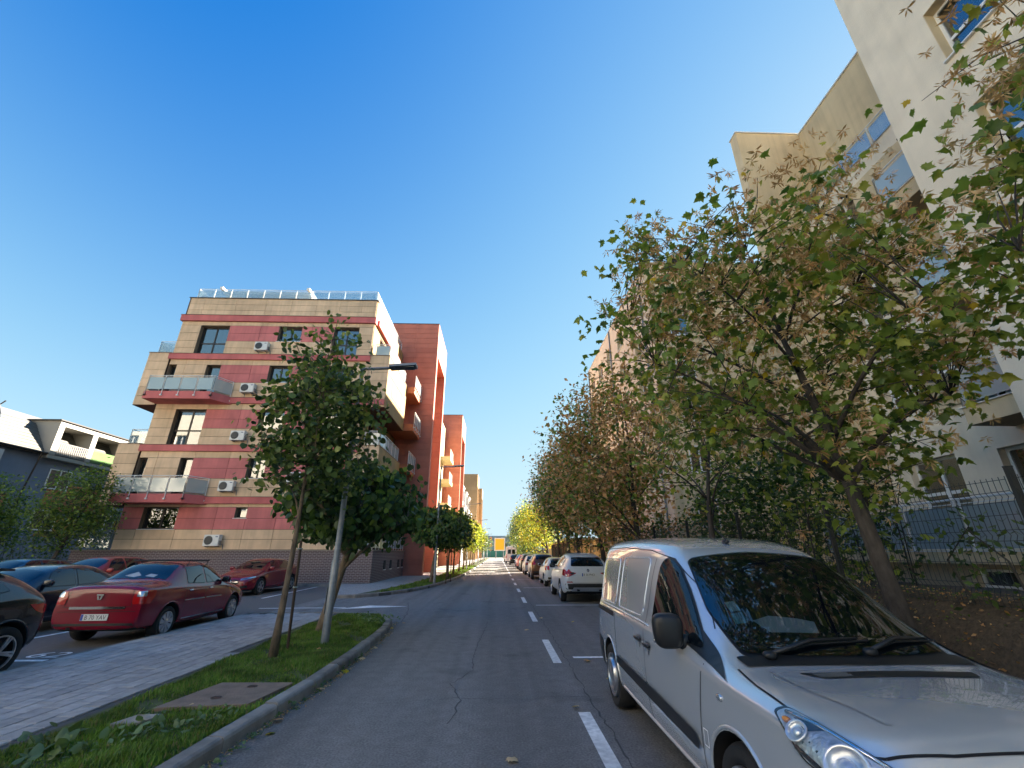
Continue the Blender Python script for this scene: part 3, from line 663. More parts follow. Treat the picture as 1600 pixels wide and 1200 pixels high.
tower(fl4, 112, 119, -5.55, 20.6, rowh=.8, tp=ochre_p, cap=False); b = MB(); b.box(-22, -8, 112.6, 139, 0, 17); b.build('body', ochre_p[0], fl4)
flush_panels(fl4)
fl5 = empty('apartment_building', (-10, 146, 0), 'ochre tower farthest down the left of the street', 'building', 'apartment blocks along the left side')
tower(fl5, 141, 148, -5.5, 20.9, rowh=.9, tp=ochre_p, cap=False); b = MB(); b.box(-22, -8, 141.6, 149, 0, 17); b.build('body', ochre_p[0], fl5)
flush_panels(fl5)

# ------------------------------------------------------------------ mansard house beyond the car park
hs_ = empty('mansard_house', (-42, 44, 0), 'blue grey house with cream mansard roof and roof loggias beyond the car park', 'building')
blue_r = mat('blue_render', (.19, .22, .29), .85, var=.1, scale=1)
b = MB(); b.box(-52, -38, 33, 66, 0, 9.3); b.build('wall', blue_r, hs_)
b = MB()
for y0, y1, z0, z1, mi in ((33.4, 35.2, 3.0, 6.0, 0), (38.3, 41.4, 2.9, 4.6, 1), (43.2, 46.6, 2.9, 4.6, 1), (38, 44, 5.0, 7.2, 0), (48, 52, 2.9, 4.6, 1)): b.box(-38.02, -37.97, y0, y1, z0, z1, mi)
b.build('colour_field', [mat('orange_render', (.45, .17, .07), .8), mat('yellow_render', (.45, .27, .05), .8)], hs_)
tile_c = mat('roof_tile_cream', (.15, .142, .125), .7, var=.1, scale=2)
shaded_t = mat('roof_tile_shaded', (.05, .055, .065), .6, var=.2, scale=3)  # roof slopes turned from the sun, their shade put into the tile colour
grey_t = mat('roof_tile_grey', (.16, .155, .15), .7, var=.1, scale=2)
# mansard: lower steep courses as stepped tiles
b = MB(); n = 9
for i in range(n):
    za, zb = 9.35 + 2.55 * i / n, 9.35 + 2.55 * (i + 1) / n; xa, xb_ = -37.7 - 1.7 * i / n, -37.7 - 1.7 * (i + 1) / n; ya, yb = 32.7 + .9 * i / n, 32.7 + .9 * (i + 1) / n
    b.add([(xa + .05, ya, za), (xa + .05, 66, za), (xb_, 66, zb), (xb_, yb, zb)], [(0, 1, 2, 3)], 0)
    b.add([(-52, ya - .05, za), (xa + .05, ya - .05, za), (xb_, yb, zb), (-52, yb, zb)], [(0, 1, 2, 3)], 1)
b.build('mansard_roof', [tile_c, shaded_t], hs_)
b = MB(); b.add([(-39.35, 33.6, 11.9), (-39.35, 66, 11.9), (-43, 64, 13.4), (-43, 36.4, 13.4)], [(0, 1, 2, 3)], 0); b.add([(-52, 33.6, 11.9), (-39.35, 33.6, 11.9), (-43, 36.4, 13.4), (-52, 36.4, 13.4)], [(0, 1, 2, 3)], 1)
for y in (38, 42, 46, 50): b.add([(-39.9, y, 12.16), (-39.9, y + 2, 12.16), (-40.2, y + 2, 12.28), (-40.2, y, 12.28)], [(0, 1, 2, 3)], 2)
b.build('upper_roof', [grey_t, shaded_t, white_pvc], hs_)
b = MB(); b.box(-38.2, -37.5, 32.5, 66, 9.2, 9.34); b.box(-52, -38.2, 32.5, 33, 9.2, 9.34); b.tube([(-37.45, 32.5, 9.35), (-37.45, 66, 9.35)], .08, 8); b.tube([(-37.5, 36.0, 9.3), (-37.9, 36.0, 6), (-37.9, 36.0, 0)], .06, 8); b.build('gutter', dark_frame, hs_)
# roof loggias
wp = mat('loggia_white', (.30, .285, .25), .7)
b = MB(); y0 = 36.4
b.box(-40.2, -37.35, y0, 62, 11.75, 12.15); b.box(-40.2, -37.4, y0, 62, 9.0, 9.3)
for y in (36.4, 39.7, 43.6, 49, 55.4): b.box(-40, -37.36, y, y + .5, 9.3, 11.75)
b.box(-40.3, -40, y0, 62, 9.3, 11.75); b.build('loggia', wp, hs_)
b = MB(); b.box(-40.2, -37.2, 36.2, 62, 12.152, 12.24); b.build('loggia_roof_edge', dark_frame, hs_)
lw = Wall(hs_, -39.98, 0, 90)
for y in (37.1, 40.6, 44.6, 46.9): lw.window(y, y + 1.9, 9.5, 11.4, 'curtain', rec=-.12, mull=1, fm=white_pvc, sill=False)
b = MB()
for i in range(15): b.box(-37.42, -37.38, 36.95 + i * .185, 37.06 + i * .185, 9.35, 10.35)
b.box(-37.43, -37.37, 36.9, 39.7, 10.35, 10.42); b.build('slat_railing', mat('slat_grey', (.16, .15, .14), .7), hs_)
b = MB(); b.box(-37.42, -37.38, 40.2, 43.6, 9.3, 10.4); b.build('green_screen', mat('screen_green', (.08, .16, .04), .8, var=.15, scale=4), hs_)
ww = Wall(hs_, -38, 0, 90)
for y, z in ((37.6, 6.7), (43.5, 6.7), (37.6, 3.4), (43.5, 3.4)): ww.window(y, y + 2.0, z, z + 1.6, 'curtain', rec=-.1, mull=1, fm=white_pvc)
# projecting near bay below the mansard
b = MB(); b.box(-44, -37.2, 30.6, 33, 0, 8.9); b.build('side_bay', mat('bay_white', (.5, .5, .5), .8, var=.06, scale=1), hs_)
wb = Wall(hs_, -37.2, 0, 90); wb.window(31.0, 32.2, 6.4, 8.2, 'none', rec=-.1, mull=1, fm=white_pvc)
b = MB(); b.tube([(-39.5, 33.4, 11.9), (-39.5, 33.4, 12.6), (-39.2, 33.4, 12.9)], .05, 6); b.build('aerial', dark_frame, hs_)

# ------------------------------------------------------------------ right-hand blocks
stucco = mat('stucco_greige', (.80, .71, .56), .92, var=.10, scale=.9, bump=.35, bscale=45, streak=.07)
stucco_y = mat('stucco_yellow', (.70, .56, .35), .92, var=.10, scale=.9, bump=.35, bscale=45, streak=.16)
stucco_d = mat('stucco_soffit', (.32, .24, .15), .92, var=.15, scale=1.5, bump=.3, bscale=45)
rb1 = empty('apartment_building', (16, 0, 1), 'beige stucco block with white windows and glass balconies behind the big maple', 'building', 'stucco blocks along the right side')
bx, rx = 10.0, 12.0
bay = Wall(rb1, bx, 7.6, -90)     # s grows towards the camera
bh = []
for f in range(6):
    zb = 1.67 + 3.05 * f
    if f: bh += [(1.55, 3.55, zb + 1.15, zb + 2.75), (5.6, 7.6, zb + 1.15, zb + 2.75), (10, 12, zb + 1.15, zb + 2.75)]
    else: bh += [(1.2, 2.3, 1.75, 4.1), (3.2, 4.1, 1.75, 4.1), (5.6, 7.6, 2.3, 4.1)]
bay.backing(0, 20, 1.0, 21.8, bh)
for h in bh: bay.window(*h, 'none', rec=.22, mull=1, trans=.38 if h[2] > 4.2 else None, fm=white_pvc, reveal=stucco_y, sill=h[2] > 2)
bay.finish([stucco], 'bay_wall')
b = MB(); b.box(bx + .32, 24, -12.4, 7.6, 1, 21.8); b.box(bx + .3, 12.31, 7.28, 7.6, 1, 21.75); b.build('body', stucco, rb1)
b = MB(); b.box(bx - .04, 24, -12.4, 7.64, 21.8, 21.9); b.build('roof_edge', white_metal, rb1)
rec = Wall(rb1, rx, 13.0, -90)
rh = []
for f in range(1, 5):
    zb = 1.67 + 3.05 * f; rh += [(.7, 2.1, zb + .75, zb + 2.4), (3.1, 4.2, zb + .1, zb + 2.3)]
rh = [h for h in rh if h[3] < 14.6] + [(.7, 2.1, 2.6, 4.1), (3.1, 4.2, 1.75, 4.0)]
rec.backing(0, 5.4, 1.0, 14.0, rh)
for h in rh: rec.window(*h, 'none', rec=.2, mull=1, trans=.38 if h[3] - h[2] < 2 else None, fm=white_pvc, sill=False)
rec.finish([stucco], 'recess_wall')
b = MB(); b.box(12.75, 13.05, 7.6, 13.0, 14, 18.42); b.box(12.0, 12.75, 7.6, 13, 14.0, 14.1); b.build('attic_wall', stucco_y, rb1)
b = MB(); b.box(12.7, 13.1, 7.6, 13.0, 18.42, 18.48); b.box(9.96, 13, 12.96, 13.48, 18.48, 18.53); b.build('roof_edge', white_metal, rb1)
for f in range(1, 4):
    zb = 1.67 + 3.05 * f
    b = MB(); b.box(rx - .06, rx - .005, 8.9, 11.0, zb + .55, zb + 2.45); b.build('yellow_field', stucco_y, rb1)
railing(rb1, 'terrace_railing', [(11.95, 12.95), (11.95, 7.65)], 13.95, .75, clear_m, 1.05, 0, gap=.02)
b = MB(); b.box(bx, 22, 13.0, 13.44, 1, 18.48); b.build('fin_wall', stucco_y, rb1)
b = MB(); b.box(12.3, 22, 7.6, 13, 1, 13.9); b.box(13.05, 22, 7.6, 13, 14, 18.3); b.build('core', stucco, rb1)
for f in range(1, 4):
    z = 1.67 + 3.05 * f + (0.1)
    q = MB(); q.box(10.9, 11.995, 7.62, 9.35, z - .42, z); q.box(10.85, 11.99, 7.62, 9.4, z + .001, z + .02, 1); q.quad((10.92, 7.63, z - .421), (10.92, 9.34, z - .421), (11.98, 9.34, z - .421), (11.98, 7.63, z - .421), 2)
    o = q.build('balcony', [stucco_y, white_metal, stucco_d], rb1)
    railing(rb1, 'handrail', [(11.9, 9.32), (10.93, 9.32), (10.93, 7.66)], z, 1.0, frost_m, 1.6, 0)
# ground-floor terrace, plinth, cellar windows
b = MB(); b.box(9.3, 9.995, -12, 12.9, 1.45, 1.67); b.build('terrace_slab', stucco_y, rb1)
b = MB(); b.box(9.28, 9.99, -12, 12.92, 1.671, 1.69); b.build('slab_capping', white_metal, rb1)
plm = mat('plinth_render', (.40, .32, .22), .9, var=.14, scale=1.5, bump=.3, bscale=40)
pw = Wall(rb1, 9.42, 12.9, -90); ph = [(s, s + .75, 1.02, 1.36) for s in (1.2, 3.9, 6.0, 9.2)]
pw.backing(0, 24, .6, 1.449, ph, depth=.25)
for h in ph: pw.window(*h, 'none', rec=.1, mull=0, fm=white_pvc, sill=False, fw=.05)
pw.finish([plm], 'plinth')
railing(rb1, 'terrace_railing', [(9.36, 12.8), (9.36, -6)], 1.69, .98, frost_m, 1.35, 0, gap=.04)
ac_unit(11.55, 11.0, 11.4, 'white air conditioner on the beige block above the maple', R(-90), grp='air conditioners on the beige block')
ac_unit(11.75, 6.2, 10.0, 'white air conditioner low on the beige block behind maple leaves', R(-90), grp='air conditioners on the beige block')
# unseen rear wing added between the stucco blocks to keep sun off the street
b = MB(); b.box(21, 32, 13.44, 45, 0, 22.5); b.build('unseen_rear_wing', stucco, rb1)
for y in (8.9, 11.2): 
    b = MB(); b.tube([(11.99, y, 13.2), (11.8, y, 13.2), (11.75, y, 13.1)], .05, 6); b.build('spotlight', black_plastic, rb1)

rb2 = empty('apartment_building', (16, 36, 0), 'pinkish beige stucco block farther down the right side', 'building', 'stucco blocks along the right side')
w2 = Wall(rb2, 10, 45.0, -90); h2 = []
for f in range(6):
    for s in (1.4, 5.0, 8.6, 12.2, 16.4): h2.append((s, s + 1.6, 2.3 + 3.05 * f, 4.0 + 3.05 * f))
w2.backing(0, 19.79, 0, 20.75, h2)
for h in h2: w2.window(*h, 'none', mull=1, trans=.38, fm=white_pvc, reveal=stucco_y)
w2.finish([mat('stucco_pinkish', (.74, .62, .47), .92, var=.08, scale=.9, bump=.2, bscale=40)])
b = MB(); b.box(10.32, 21, 25.2, 45, 0, 20.7); b.build('body', stucco, rb2)
b = MB(); b.box(10.0, 21, 24.9, 25.2, 0, 20.75); b.build('end_wall', stucco_y, rb2)
b = MB(); b.box(9.95, 21, 24.85, 45.05, 20.76, 20.83); b.build('roof_edge', white_metal, rb2)
fw_ = Wall(rb2, 0, 24.9, 0)
for z in (3, 6, 9, 12, 15): fw_.window(11.2, 12.4, z, z + 1.6, 'none', rec=-.07, mull=1, fm=white_pvc)
rb3 = empty('garden_annexe', (12, 62, 0), 'low sunlit orange plastered building behind the fence past the yellow tree', 'building')
b = MB(); b.box(9, 20, 58, 90, 0, 3.2); b.build('wall', mat('annexe_orange', (.5, .3, .13), .85, var=.08, scale=1), rb3)
b = MB(); b.box(8.7, 20.3, 57.7, 90.3, 3.2, 3.45); b.build('roof', grey_t, rb3)
for y in (60, 65, 70, 76, 82):
    b = MB(); b.box(8.95, 9.0, y, y + 1.8, .9, 2.2); b.build('window', pane_m, rb3)
# far end of the street
bb = empty('billboard', (0, 152, 0), 'yellow billboard standing at the far end of the street', 'billboard')
b = MB(); b.box(-1.4, 2.1, 152, 152.25, 2.3, 6.3); b.build('frame', white_metal, bb)
b = MB(); b.box(-1.1, 1.8, 151.93, 151.99, 2.6, 6.0); b.build('poster', mat('poster_yellow', (.75, .5, .02), .5), bb)
b = MB(); b.tube([(-.9, 152.1, 0), (-.9, 152.1, 2.3)], .12, 8); b.tube([(1.6, 152.1, 0), (1.6, 152.1, 2.3)], .12, 8); b.build('post', galv, bb)
gf = empty('site_fence', (0, 174, 0), 'green panel fence across the far end of the street', 'fence')
for i in range(14):
    b = MB(); b.box(-14 + i * 2.2, -11.85 + i * 2.2, 174, 174.06, .1, 2.5); b.build('panel', mat('fence_green', (.05, .24, .17), .6, var=.1, scale=1), gf)
    b = MB(); b.box(-14.08 + i * 2.2, -14 + i * 2.2, 173.95, 174.05, 0, 2.6); b.build('post', galv, gf)
ob_ = empty('office_building', (2, 215, 0), 'hazy blue glazed building far beyond the billboard', 'building')
b = MB(); b.box(-30, 34, 210, 225, 0, 9); b.build('wall', mat('far_haze_blue', (.42, .47, .50), .5, var=.1, scale=.3), ob_)  # distance haze put into the wall colour
b = MB()
for i in range(20):
    for z in (1.5, 4.3, 7): b.box(-29 + i * 3.1, -26.8 + i * 3.1, 209.95, 210, z, z + 1.5)
b.build('window_strip', pane_m, ob_)

# unseen block added behind the viewpoint to bounce warm sunlight into the street
rbk = empty('apartment_building', (-25, -20, 0), 'pale plastered block added behind the viewpoint to bounce sunlight, seen only in reflections', 'building')
bw_ = Wall(rbk, -9, -11, 180); hb = []
for f in range(6):
    for k in range(14): hb.append((1.2 + 3.6 * k, 3.0 + 3.6 * k, 1.2 + 3 * f, 2.9 + 3 * f))
bw_.backing(0, 52, 0, 21, hb)
for h in hb: bw_.window(*h, 'none', mull=1, fm=white_pvc)
bw_.finish([mat('plaster_pale', (.80, .74, .62), .9, var=.05, scale=.8)])
b = MB(); b.box(-61, -9, -25, -11.32, 0, 20.9); b.build('body', mat('plaster_pale', (.74, .66, .52)), rbk)

# rain pipes and cables on the stucco blocks
for y in (26.2, 35.0, 44.4):
    b = MB(); b.tube([(9.93, y, 20.7), (9.93, y, .2)], .06, 8); b.build('rain_pipe', galv, rb2)
# ------------------------------------------------------------------ vehicles
def paint(name, col, metal=.0, rough=.32, flake=0):
    if name in MATS: return MATS[name]
    m = mat(name, col, rough, metal=metal, coat=.6, spec=.4)
    if flake:
        nt = m.node_tree; N = nt.nodes; L = nt.links; b = N['Principled BSDF']
        t = N.new('ShaderNodeTexCoord'); n = N.new('ShaderNodeTexNoise'); n.inputs['Scale'].default_value = 420; L.new(t.outputs['Object'], n.inputs['Vector'])
        n2 = N.new('ShaderNodeTexNoise'); n2.inputs['Scale'].default_value = 3.5; n2.inputs['Detail'].default_value = 5; L.new(t.outputs['Object'], n2.inputs['Vector'])
        ad = N.new('ShaderNodeMath'); ad.operation = 'MULTIPLY_ADD'; L.new(n2.outputs['Fac'], ad.inputs[0]); ad.inputs[1].default_value = 1.0; ad.inputs[2].default_value = .45
        r = N.new('ShaderNodeMapRange'); r.inputs[1].default_value = .55; r.inputs[2].default_value = 1.35; r.inputs[3].default_value = 1 - flake; r.inputs[4].default_value = 1 + flake; L.new(ad.outputs[0], r.inputs[0])
        v = N.new('ShaderNodeVectorMath'); v.operation = 'SCALE'; v.inputs[0].default_value = col; L.new(r.outputs[0], v.inputs['Scale']); L.new(v.outputs[0], b.inputs['Base Color'])
        r2 = N.new('ShaderNodeMapRange'); r2.inputs[1].default_value = .2; r2.inputs[2].default_value = .8; r2.inputs[3].default_value = rough * .9; r2.inputs[4].default_value = rough * 1.15; L.new(n2.outputs['Fac'], r2.inputs[0]); L.new(r2.outputs[0], b.inputs['Roughness'])
        b.inputs['Coat Weight'].default_value = 1.0; b.inputs['Coat Roughness'].default_value = .03
    return m
car_glass = mat('car_glass', (.006, .008, .010), .03, spec=.5, ior=1.62)
chrome = mat('chrome', (.8, .8, .82), .12, metal=1.0)
seam = mat('panel_gap', (.004, .004, .005), .8)
lamp_red = mat('lamp_red', (.42, .008, .010), .15, coat=.6)
lamp_clear = mat('lamp_clear', (.55, .57, .6), .12, metal=.7, coat=.8)
lamp_amber = mat('lamp_amber', (.7, .25, .03), .2)
plate_w = mat('plate_white', (.72, .72, .70), .5)
plate_blue = mat('plate_blue', (.02, .06, .35), .5)
ink = mat('plate_ink', (.01, .01, .012), .6)
alloy = mat('alloy', (.55, .56, .58), .3, metal=.9)
alloy_dark = mat('alloy_dark', (.07, .07, .075), .35, metal=.8)
under_m = mat('underbody', (.01, .01, .011), .9)

def superblob(c, size, p=2.6, n=14, m=9, taper=None):
    """rounded-box mesh data"""
    vs, fs = [], []
    f = lambda t: math.copysign(abs(t) ** (2 / p), t)
    for i in range(m + 1):
        a = -math.pi / 2 + math.pi * i / m
        for k in range(n):
            t = 2 * math.pi * k / n
            x, y, z = f(math.cos(a)) * f(math.cos(t)), f(math.cos(a)) * f(math.sin(t)), f(math.sin(a))
            if taper: x, y, z = taper(x, y, z)
            vs.append((c[0] + x * size[0] / 2, c[1] + y * size[1] / 2, c[2] + z * size[2] / 2))
    for i in range(m):
        for k in range(n): fs.append((i * n + k, i * n + (k + 1) % n, (i + 1) * n + (k + 1) % n, (i + 1) * n + k))
    return vs, fs

class Car:
    def __init__(s, name, loc, rz, st, axles, r, arch, pm, label, group=None, cat='car', levels=2, wheel='multi', track_in=.05, creases=None, rail=.085):
        s.root = empty(name, loc, label, cat, group, rz); s.L = st[-1][0]; s.st = st; s.pm = pm; s.r = r
        s.W = max(t[4] for t in st)
        V, F = [], []
        def sect(t):
            u, zb, zs, zt, w, wr = t; G = min(1, max(0, (zt - zs - .12) / .33)); h = zt - zs
            low = [(0, zb), (.72 * w, zb), (.93 * w, zb + .03), (.985 * w, zb + .16), (w, zb + .58 * (zs - zb))]
            hood = [(.965 * w, zs - .03), (.90 * w, zs + .35 * h), (.74 * w, zs + .78 * h), (.40 * w, zt - .01), (0, zt)]
            cab = [(.975 * w, zs - .02), (.925 * w, zs + .035), (wr, zt - rail), (wr * .72, zt - rail * .24), (0, zt)]
            return low + [(a[0] * (1 - G) + b[0] * G, a[1] * (1 - G) + b[1] * G) for a, b in zip(hood, cab)]
        for t in st:
            P = sect(t); y = s.L / 2 - t[0]
            ring = [(x, y, z) for x, z in P] + [(-x, y, z) for x, z in P[-2:0:-1]]
            V += ring
        k = len(ring)
        for i in range(len(st) - 1):
            for j in range(k): F.append((i * k + j, i * k + (j + 1) % k, (i + 1) * k + (j + 1) % k, (i + 1) * k + j))
        for base, flip in ((0, True), ((len(st) - 1) * k, False)):
            for j in range(9):
                a, b, c, d = j, j + 1, (k - j - 1) % k, (k - j) % k
                q = [base + a, base + b, base + c, base + d]; q = list(dict.fromkeys(q))
                F.append(tuple(q if flip else q[::-1]))
        me = bpy.data.meshes.new('body'); me.from_pydata(V, [], F)
        bm = bmesh.new(); bm.from_mesh(me); bmesh.ops.recalc_face_normals(bm, faces=bm.faces)
        cl = bm.edges.layers.float.new('crease_edge'); bm.verts.ensure_lookup_table()
        for e in bm.edges:
            a, b = e.verts[0].index, e.verts[1].index; ia, ib, ja, jb = a // k, b // k, a % k, b % k
            if ia == ib and ia in (0, len(st) - 1): e[cl] = .45
            if ja == jb and (ja in (5, k - 5)): e[cl] = .55
            if creases and ja == jb and ja in creases: e[cl] = creases[ja]
        bm.to_mesh(me); bm.free()
        tmp = bpy.data.objects.new('body', me); COL.objects.link(tmp)
        md = tmp.modifiers.new('s', 'SUBSURF'); md.levels = levels; md.render_levels = levels
        dg = bpy.context.evaluated_depsgraph_get(); s.smooth = bpy.data.meshes.new_from_object(tmp.evaluated_get(dg), depsgraph=dg)
        s.bvh = BVHTree.FromPolygons([v.co.copy() for v in s.smooth.vertices], [tuple(p.vertices) for p in s.smooth.polygons])
        cm = MB()
        for u in axles:
            for sx in (-1, 1):
                n0 = len(cm.v); cm.lathe([(sx * (s.W - .27), 0), (sx * (s.W - .27), arch), (sx * (s.W + .3), arch), (sx * (s.W + .3), 0)], 'x', 36, (0, s.L / 2 - u, r + .01))
        co = cm.build('cutter', under_m, recentre=False, fixn=True)
        bmm = bmesh.new(); bmm.from_mesh(co.data); bmesh.ops.remove_doubles(bmm, verts=bmm.verts, dist=1e-5); bmesh.ops.recalc_face_normals(bmm, faces=bmm.faces); bmm.to_mesh(co.data); bmm.free()
        tmp.data = s.smooth.copy(); tmp.modifiers.clear()
        bo = tmp.modifiers.new('b', 'BOOLEAN'); bo.operation = 'DIFFERENCE'; bo.object = co; bo.solver = 'EXACT'
        dg = bpy.context.evaluated_depsgraph_get(); dg.update(); bod = bpy.data.meshes.new_from_object(tmp.evaluated_get(dg), depsgraph=dg)
        bpy.data.objects.remove(tmp); bpy.data.objects.remove(co)
        bod.materials.clear(); bod.materials.append(pm); bod.materials.append(under_m)
        for p in bod.polygons:
            c = p.center; p.material_index = 0; p.use_smooth = True
            for u in axles:
                dd = math.hypot(c.y - (s.L / 2 - u), c.z - r - .01)
                if abs(c.x) > s.W - .4 and dd < arch + .004 and not (abs(p.normal.x) > .5 and abs(c.x) > s.W - .2): p.material_index = 1
            if p.normal.z < -.75 and c.z < .45: p.material_index = 1
        bod.set_sharp_from_angle(angle=R(38)); bod.name = 'body'
        s.body = link('body', bod, s.root)
        for u in axles:
            for d in 'RL':
                A = [math.radians(q) for q in range(-12, 193, 9)]
                s.bead('arch_lip', d, [(u + (arch + .016) * math.cos(a), r + .01 + (arch + .016) * math.sin(a)) for a in A], pm, .014, -.004)
            for sx in (-1, 1): s.wheel(sx, u, r, wheel, track_in)
    def y(s, u): return s.L / 2 - u
    # --- projection of flat outlines on the body
    def hit(s, d, a, b):
        if d == 'R' or d == 'L':
            sg = 1 if d == 'R' else -1; q = s.bvh.ray_cast(Vector((sg * 3, s.y(a), b)), Vector((-sg, 0, 0)))
        elif d == 'F': q = s.bvh.ray_cast(Vector((a, s.L / 2 + 3, b)), Vector((0, -1, 0)))
        elif d == 'B': q = s.bvh.ray_cast(Vector((a, -s.L / 2 - 3, b)), Vector((0, 1, 0)))
        elif isinstance(d, tuple):
            dv = Vector(d).normalized(); e1 = dv.cross(Vector((0, 0, 1))).normalized(); e2 = e1.cross(dv); q = s.bvh.ray_cast(e1 * a + e2 * b + dv * 6, -dv)
        else: q = s.bvh.ray_cast(Vector((b, s.y(a), 4)), Vector((0, 0, -1)))
        if q[0] is None:
            return None
        return q[0], q[1]
    def patch(s, name, d, poly, m, off=.003, parent=None, grid=.07, rad=0.0, thick=0.0, smooth=True):
        if isinstance(d, tuple):
            dv = Vector(d).normalized(); e1 = dv.cross(Vector((0, 0, 1))).normalized(); e2 = e1.cross(dv)
            poly = [(Vector((x, s.y(u), z)).dot(e1), Vector((x, s.y(u), z)).dot(e2)) for x, u, z in poly] if len(poly[0]) == 3 else poly
        P = rounded(poly, rad) if rad else poly
        B = []
        for (x0, y0), (x1, y1) in zip(P, P[1:] + P[:1]):
            n = max(1, int(math.hypot(x1 - x0, y1 - y0) / grid)); B += [(x0 + (x1 - x0) * i / n, y0 + (y1 - y0) * i / n) for i in range(n)]
        xs = [p[0] for p in B]; ys = [p[1] for p in B]; I = []
        gx = min(xs) + grid / 2
        while gx < max(xs):
            gy = min(ys) + grid / 2
            while gy < max(ys):
                if inside(B, gx, gy, grid * .35): I.append((gx, gy))
                gy += grid
            gx += grid
        nb = len(B)
        res = geometry.delaunay_2d_cdt([Vector(p) for p in B + I], [], [list(range(nb))], 1, 1e-5)
        vs, fs = res[0], res[2]; V = []; ok = []
        for v in vs:
            h = s.hit(d, v.x, v.y)
            if h is None: V.append((0, 0, 0)); ok.append(False)
            else: V.append(tuple(h[0] + h[1] * off)); ok.append(True)
        F = [tuple(f) for f in fs if all(ok[i] for i in f)]
        if not F: return None
        used = sorted({i for f in F for i in f}); mp = {i: k for k, i in enumerate(used)}
        me = bpy.data.meshes.new(name); me.from_pydata([V[i] for i in used], [], [tuple(mp[i] for i in f) for f in F]); me.materials.append(m)
        want = {'R': (1, 0, 0), 'L': (-1, 0, 0), 'F': (0, 1, 0), 'B': (0, -1, 0), 'T': (0, 0, 1)}.get(d, d)
        if sum(p.normal.dot(Vector(want)) for p in me.polygons) < 0: me.flip_normals()
        if smooth: me.polygons.foreach_set('use_smooth', [True] * len(me.polygons))
        return link(name, me, parent or s.root)
    def line(s, name, d, pts, m=None, w=.008, off=.0025, parent=None, step=.05):
        b = MB(); P = []
        for (x0, y0), (x1, y1) in zip(pts, pts[1:]):
            n = max(1, int(math.hypot(x1 - x0, y1 - y0) / step)); P += [(x0 + (x1 - x0) * i / n, y0 + (y1 - y0) * i / n) for i in range(n)]
        P.append(pts[-1])
        H = [s.hit(d, *p) for p in P]
        for i in range(len(P) - 1):
            if H[i] is None or H[i + 1] is None: continue
            a, na = H[i]; c, nc = H[i + 1]; t = (c - a)
            if t.length < 1e-6 or t.length > .4: continue
            q1 = na.cross(t.normalized()) * w / 2; q2 = nc.cross(t.normalized()) * w / 2
            b.quad(a - q1 + na * off, a + q1 + na * off, c + q2 + nc * off, c - q2 + nc * off)
        if not b.v: return None
        return b.build(name, m or seam, parent or s.root, recentre=False, world=False)
    def bead(s, name, d, pts, m, r=.008, off=.0, parent=None):
        P = []
        for (x0, y0), (x1, y1) in zip(pts, pts[1:]):
            n = max(1, int(math.hypot(x1 - x0, y1 - y0) / .05)); P += [(x0 + (x1 - x0) * i / n, y0 + (y1 - y0) * i / n) for i in range(n)]
        P.append(pts[-1]); H = [s.hit(d, *p) for p in P]; Q = [h[0] + h[1] * off for h in H if h]
        if len(Q) < 3: return
        b = MB(); b.tube(Q, r, 8); return b.build(name, m, parent or s.root, smooth=True, recentre=False, world=False)
    def place(s, d, a, b): return s.hit(d, a, b)
    def blob(s, name, d, a, b, size, m, off=0.0, p=2.6, parent=None):
        h = s.hit(d, a, b)
        if not h: return
        c = h[0] + h[1] * off; q = MB(); v, f = superblob(tuple(c), size, p); q.add(v, f); return q.build(name, m, parent or s.root, smooth=True, recentre=False, world=False)
    def wheel(s, sx, u, r, style, tin):
        c = (sx * (s.W - tin), s.y(u), r); wd = .20
        key = ('wheel', round(r, 3), style, sx)
        if key not in PANELS:
            q = MB(); q.lathe([(-wd * .9 * sx, r * .66), (-wd * sx, r * .72), (-wd * sx, r * .93), (-wd * .85 * sx, r * .985), (-.1 * sx, r), (-.03 * sx, r * .985), (0, r * .93), (0.004 * sx, r * .8), (-.012 * sx, r * .70), (-.03 * sx, r * .66)], 'x', 36)
            o = q.build('wheel', rubber, recentre=False, smooth=35, fixn=True); t = o.data; bpy.data.objects.remove(o)
            q = MB(); R0 = r * .67
            q.lathe([(-.02 * sx, R0), (0.0, R0 * .98), (0.002 * sx, R0 * .93), (-.02 * sx, R0 * .9), (-.09 * sx, R0 * .88), (-.09 * sx, 0)], 'x', 36, mi=1)
            q.lathe([(-.015 * sx, R0 * 1.0), (0.006 * sx, R0 * .985), (0.006 * sx, R0 * .92), (-.02 * sx, R0 * .9)], 'x', 36, mi=0)
            def spoke(a, w0, w1, r0, r1, x=.0, th=.02):
                ca, sa = math.cos(a), math.sin(a); pts = []
                for rr_, w_ in ((r0, w0), (r1, w1)):
                    for sg in (-1, 1): pts.append((rr_ * ca - sg * w_ * sa, rr_ * sa + sg * w_ * ca))
                A = [(x * sx, p[0], p[1]) for p in pts]; Bk = [((x - th) * sx, p[0], p[1]) for p in pts]
                q.add(A + Bk, [(0, 1, 3, 2), (4, 6, 7, 5), (0, 4, 5, 1), (1, 5, 7, 3), (3, 7, 6, 2), (2, 6, 4, 0)], 0)
            if style == 'multi':
                for i in range(9): spoke(i * 2 * math.pi / 9, R0 * .09, R0 * .25, R0 * .28, R0 * .93)
                q.lathe([(.012 * sx, 0), (.012 * sx, R0 * .2), (0, R0 * .33), (-.02 * sx, R0 * .33)], 'x', 24)
            elif style == 'twin':
                for i in range(5):
                    for e in (-.2, .2): spoke(i * 2 * math.pi / 5 + e * .55, R0 * .07, R0 * .06, R0 * .15, R0 * .94)
                q.lathe([(.005 * sx, 0), (.005 * sx, R0 * .16), (-.02 * sx, R0 * .22)], 'x', 20)
            elif style == 'five':
                for i in range(5): spoke(i * 2 * math.pi / 5, R0 * .16, R0 * .12, R0 * .12, R0 * .94)
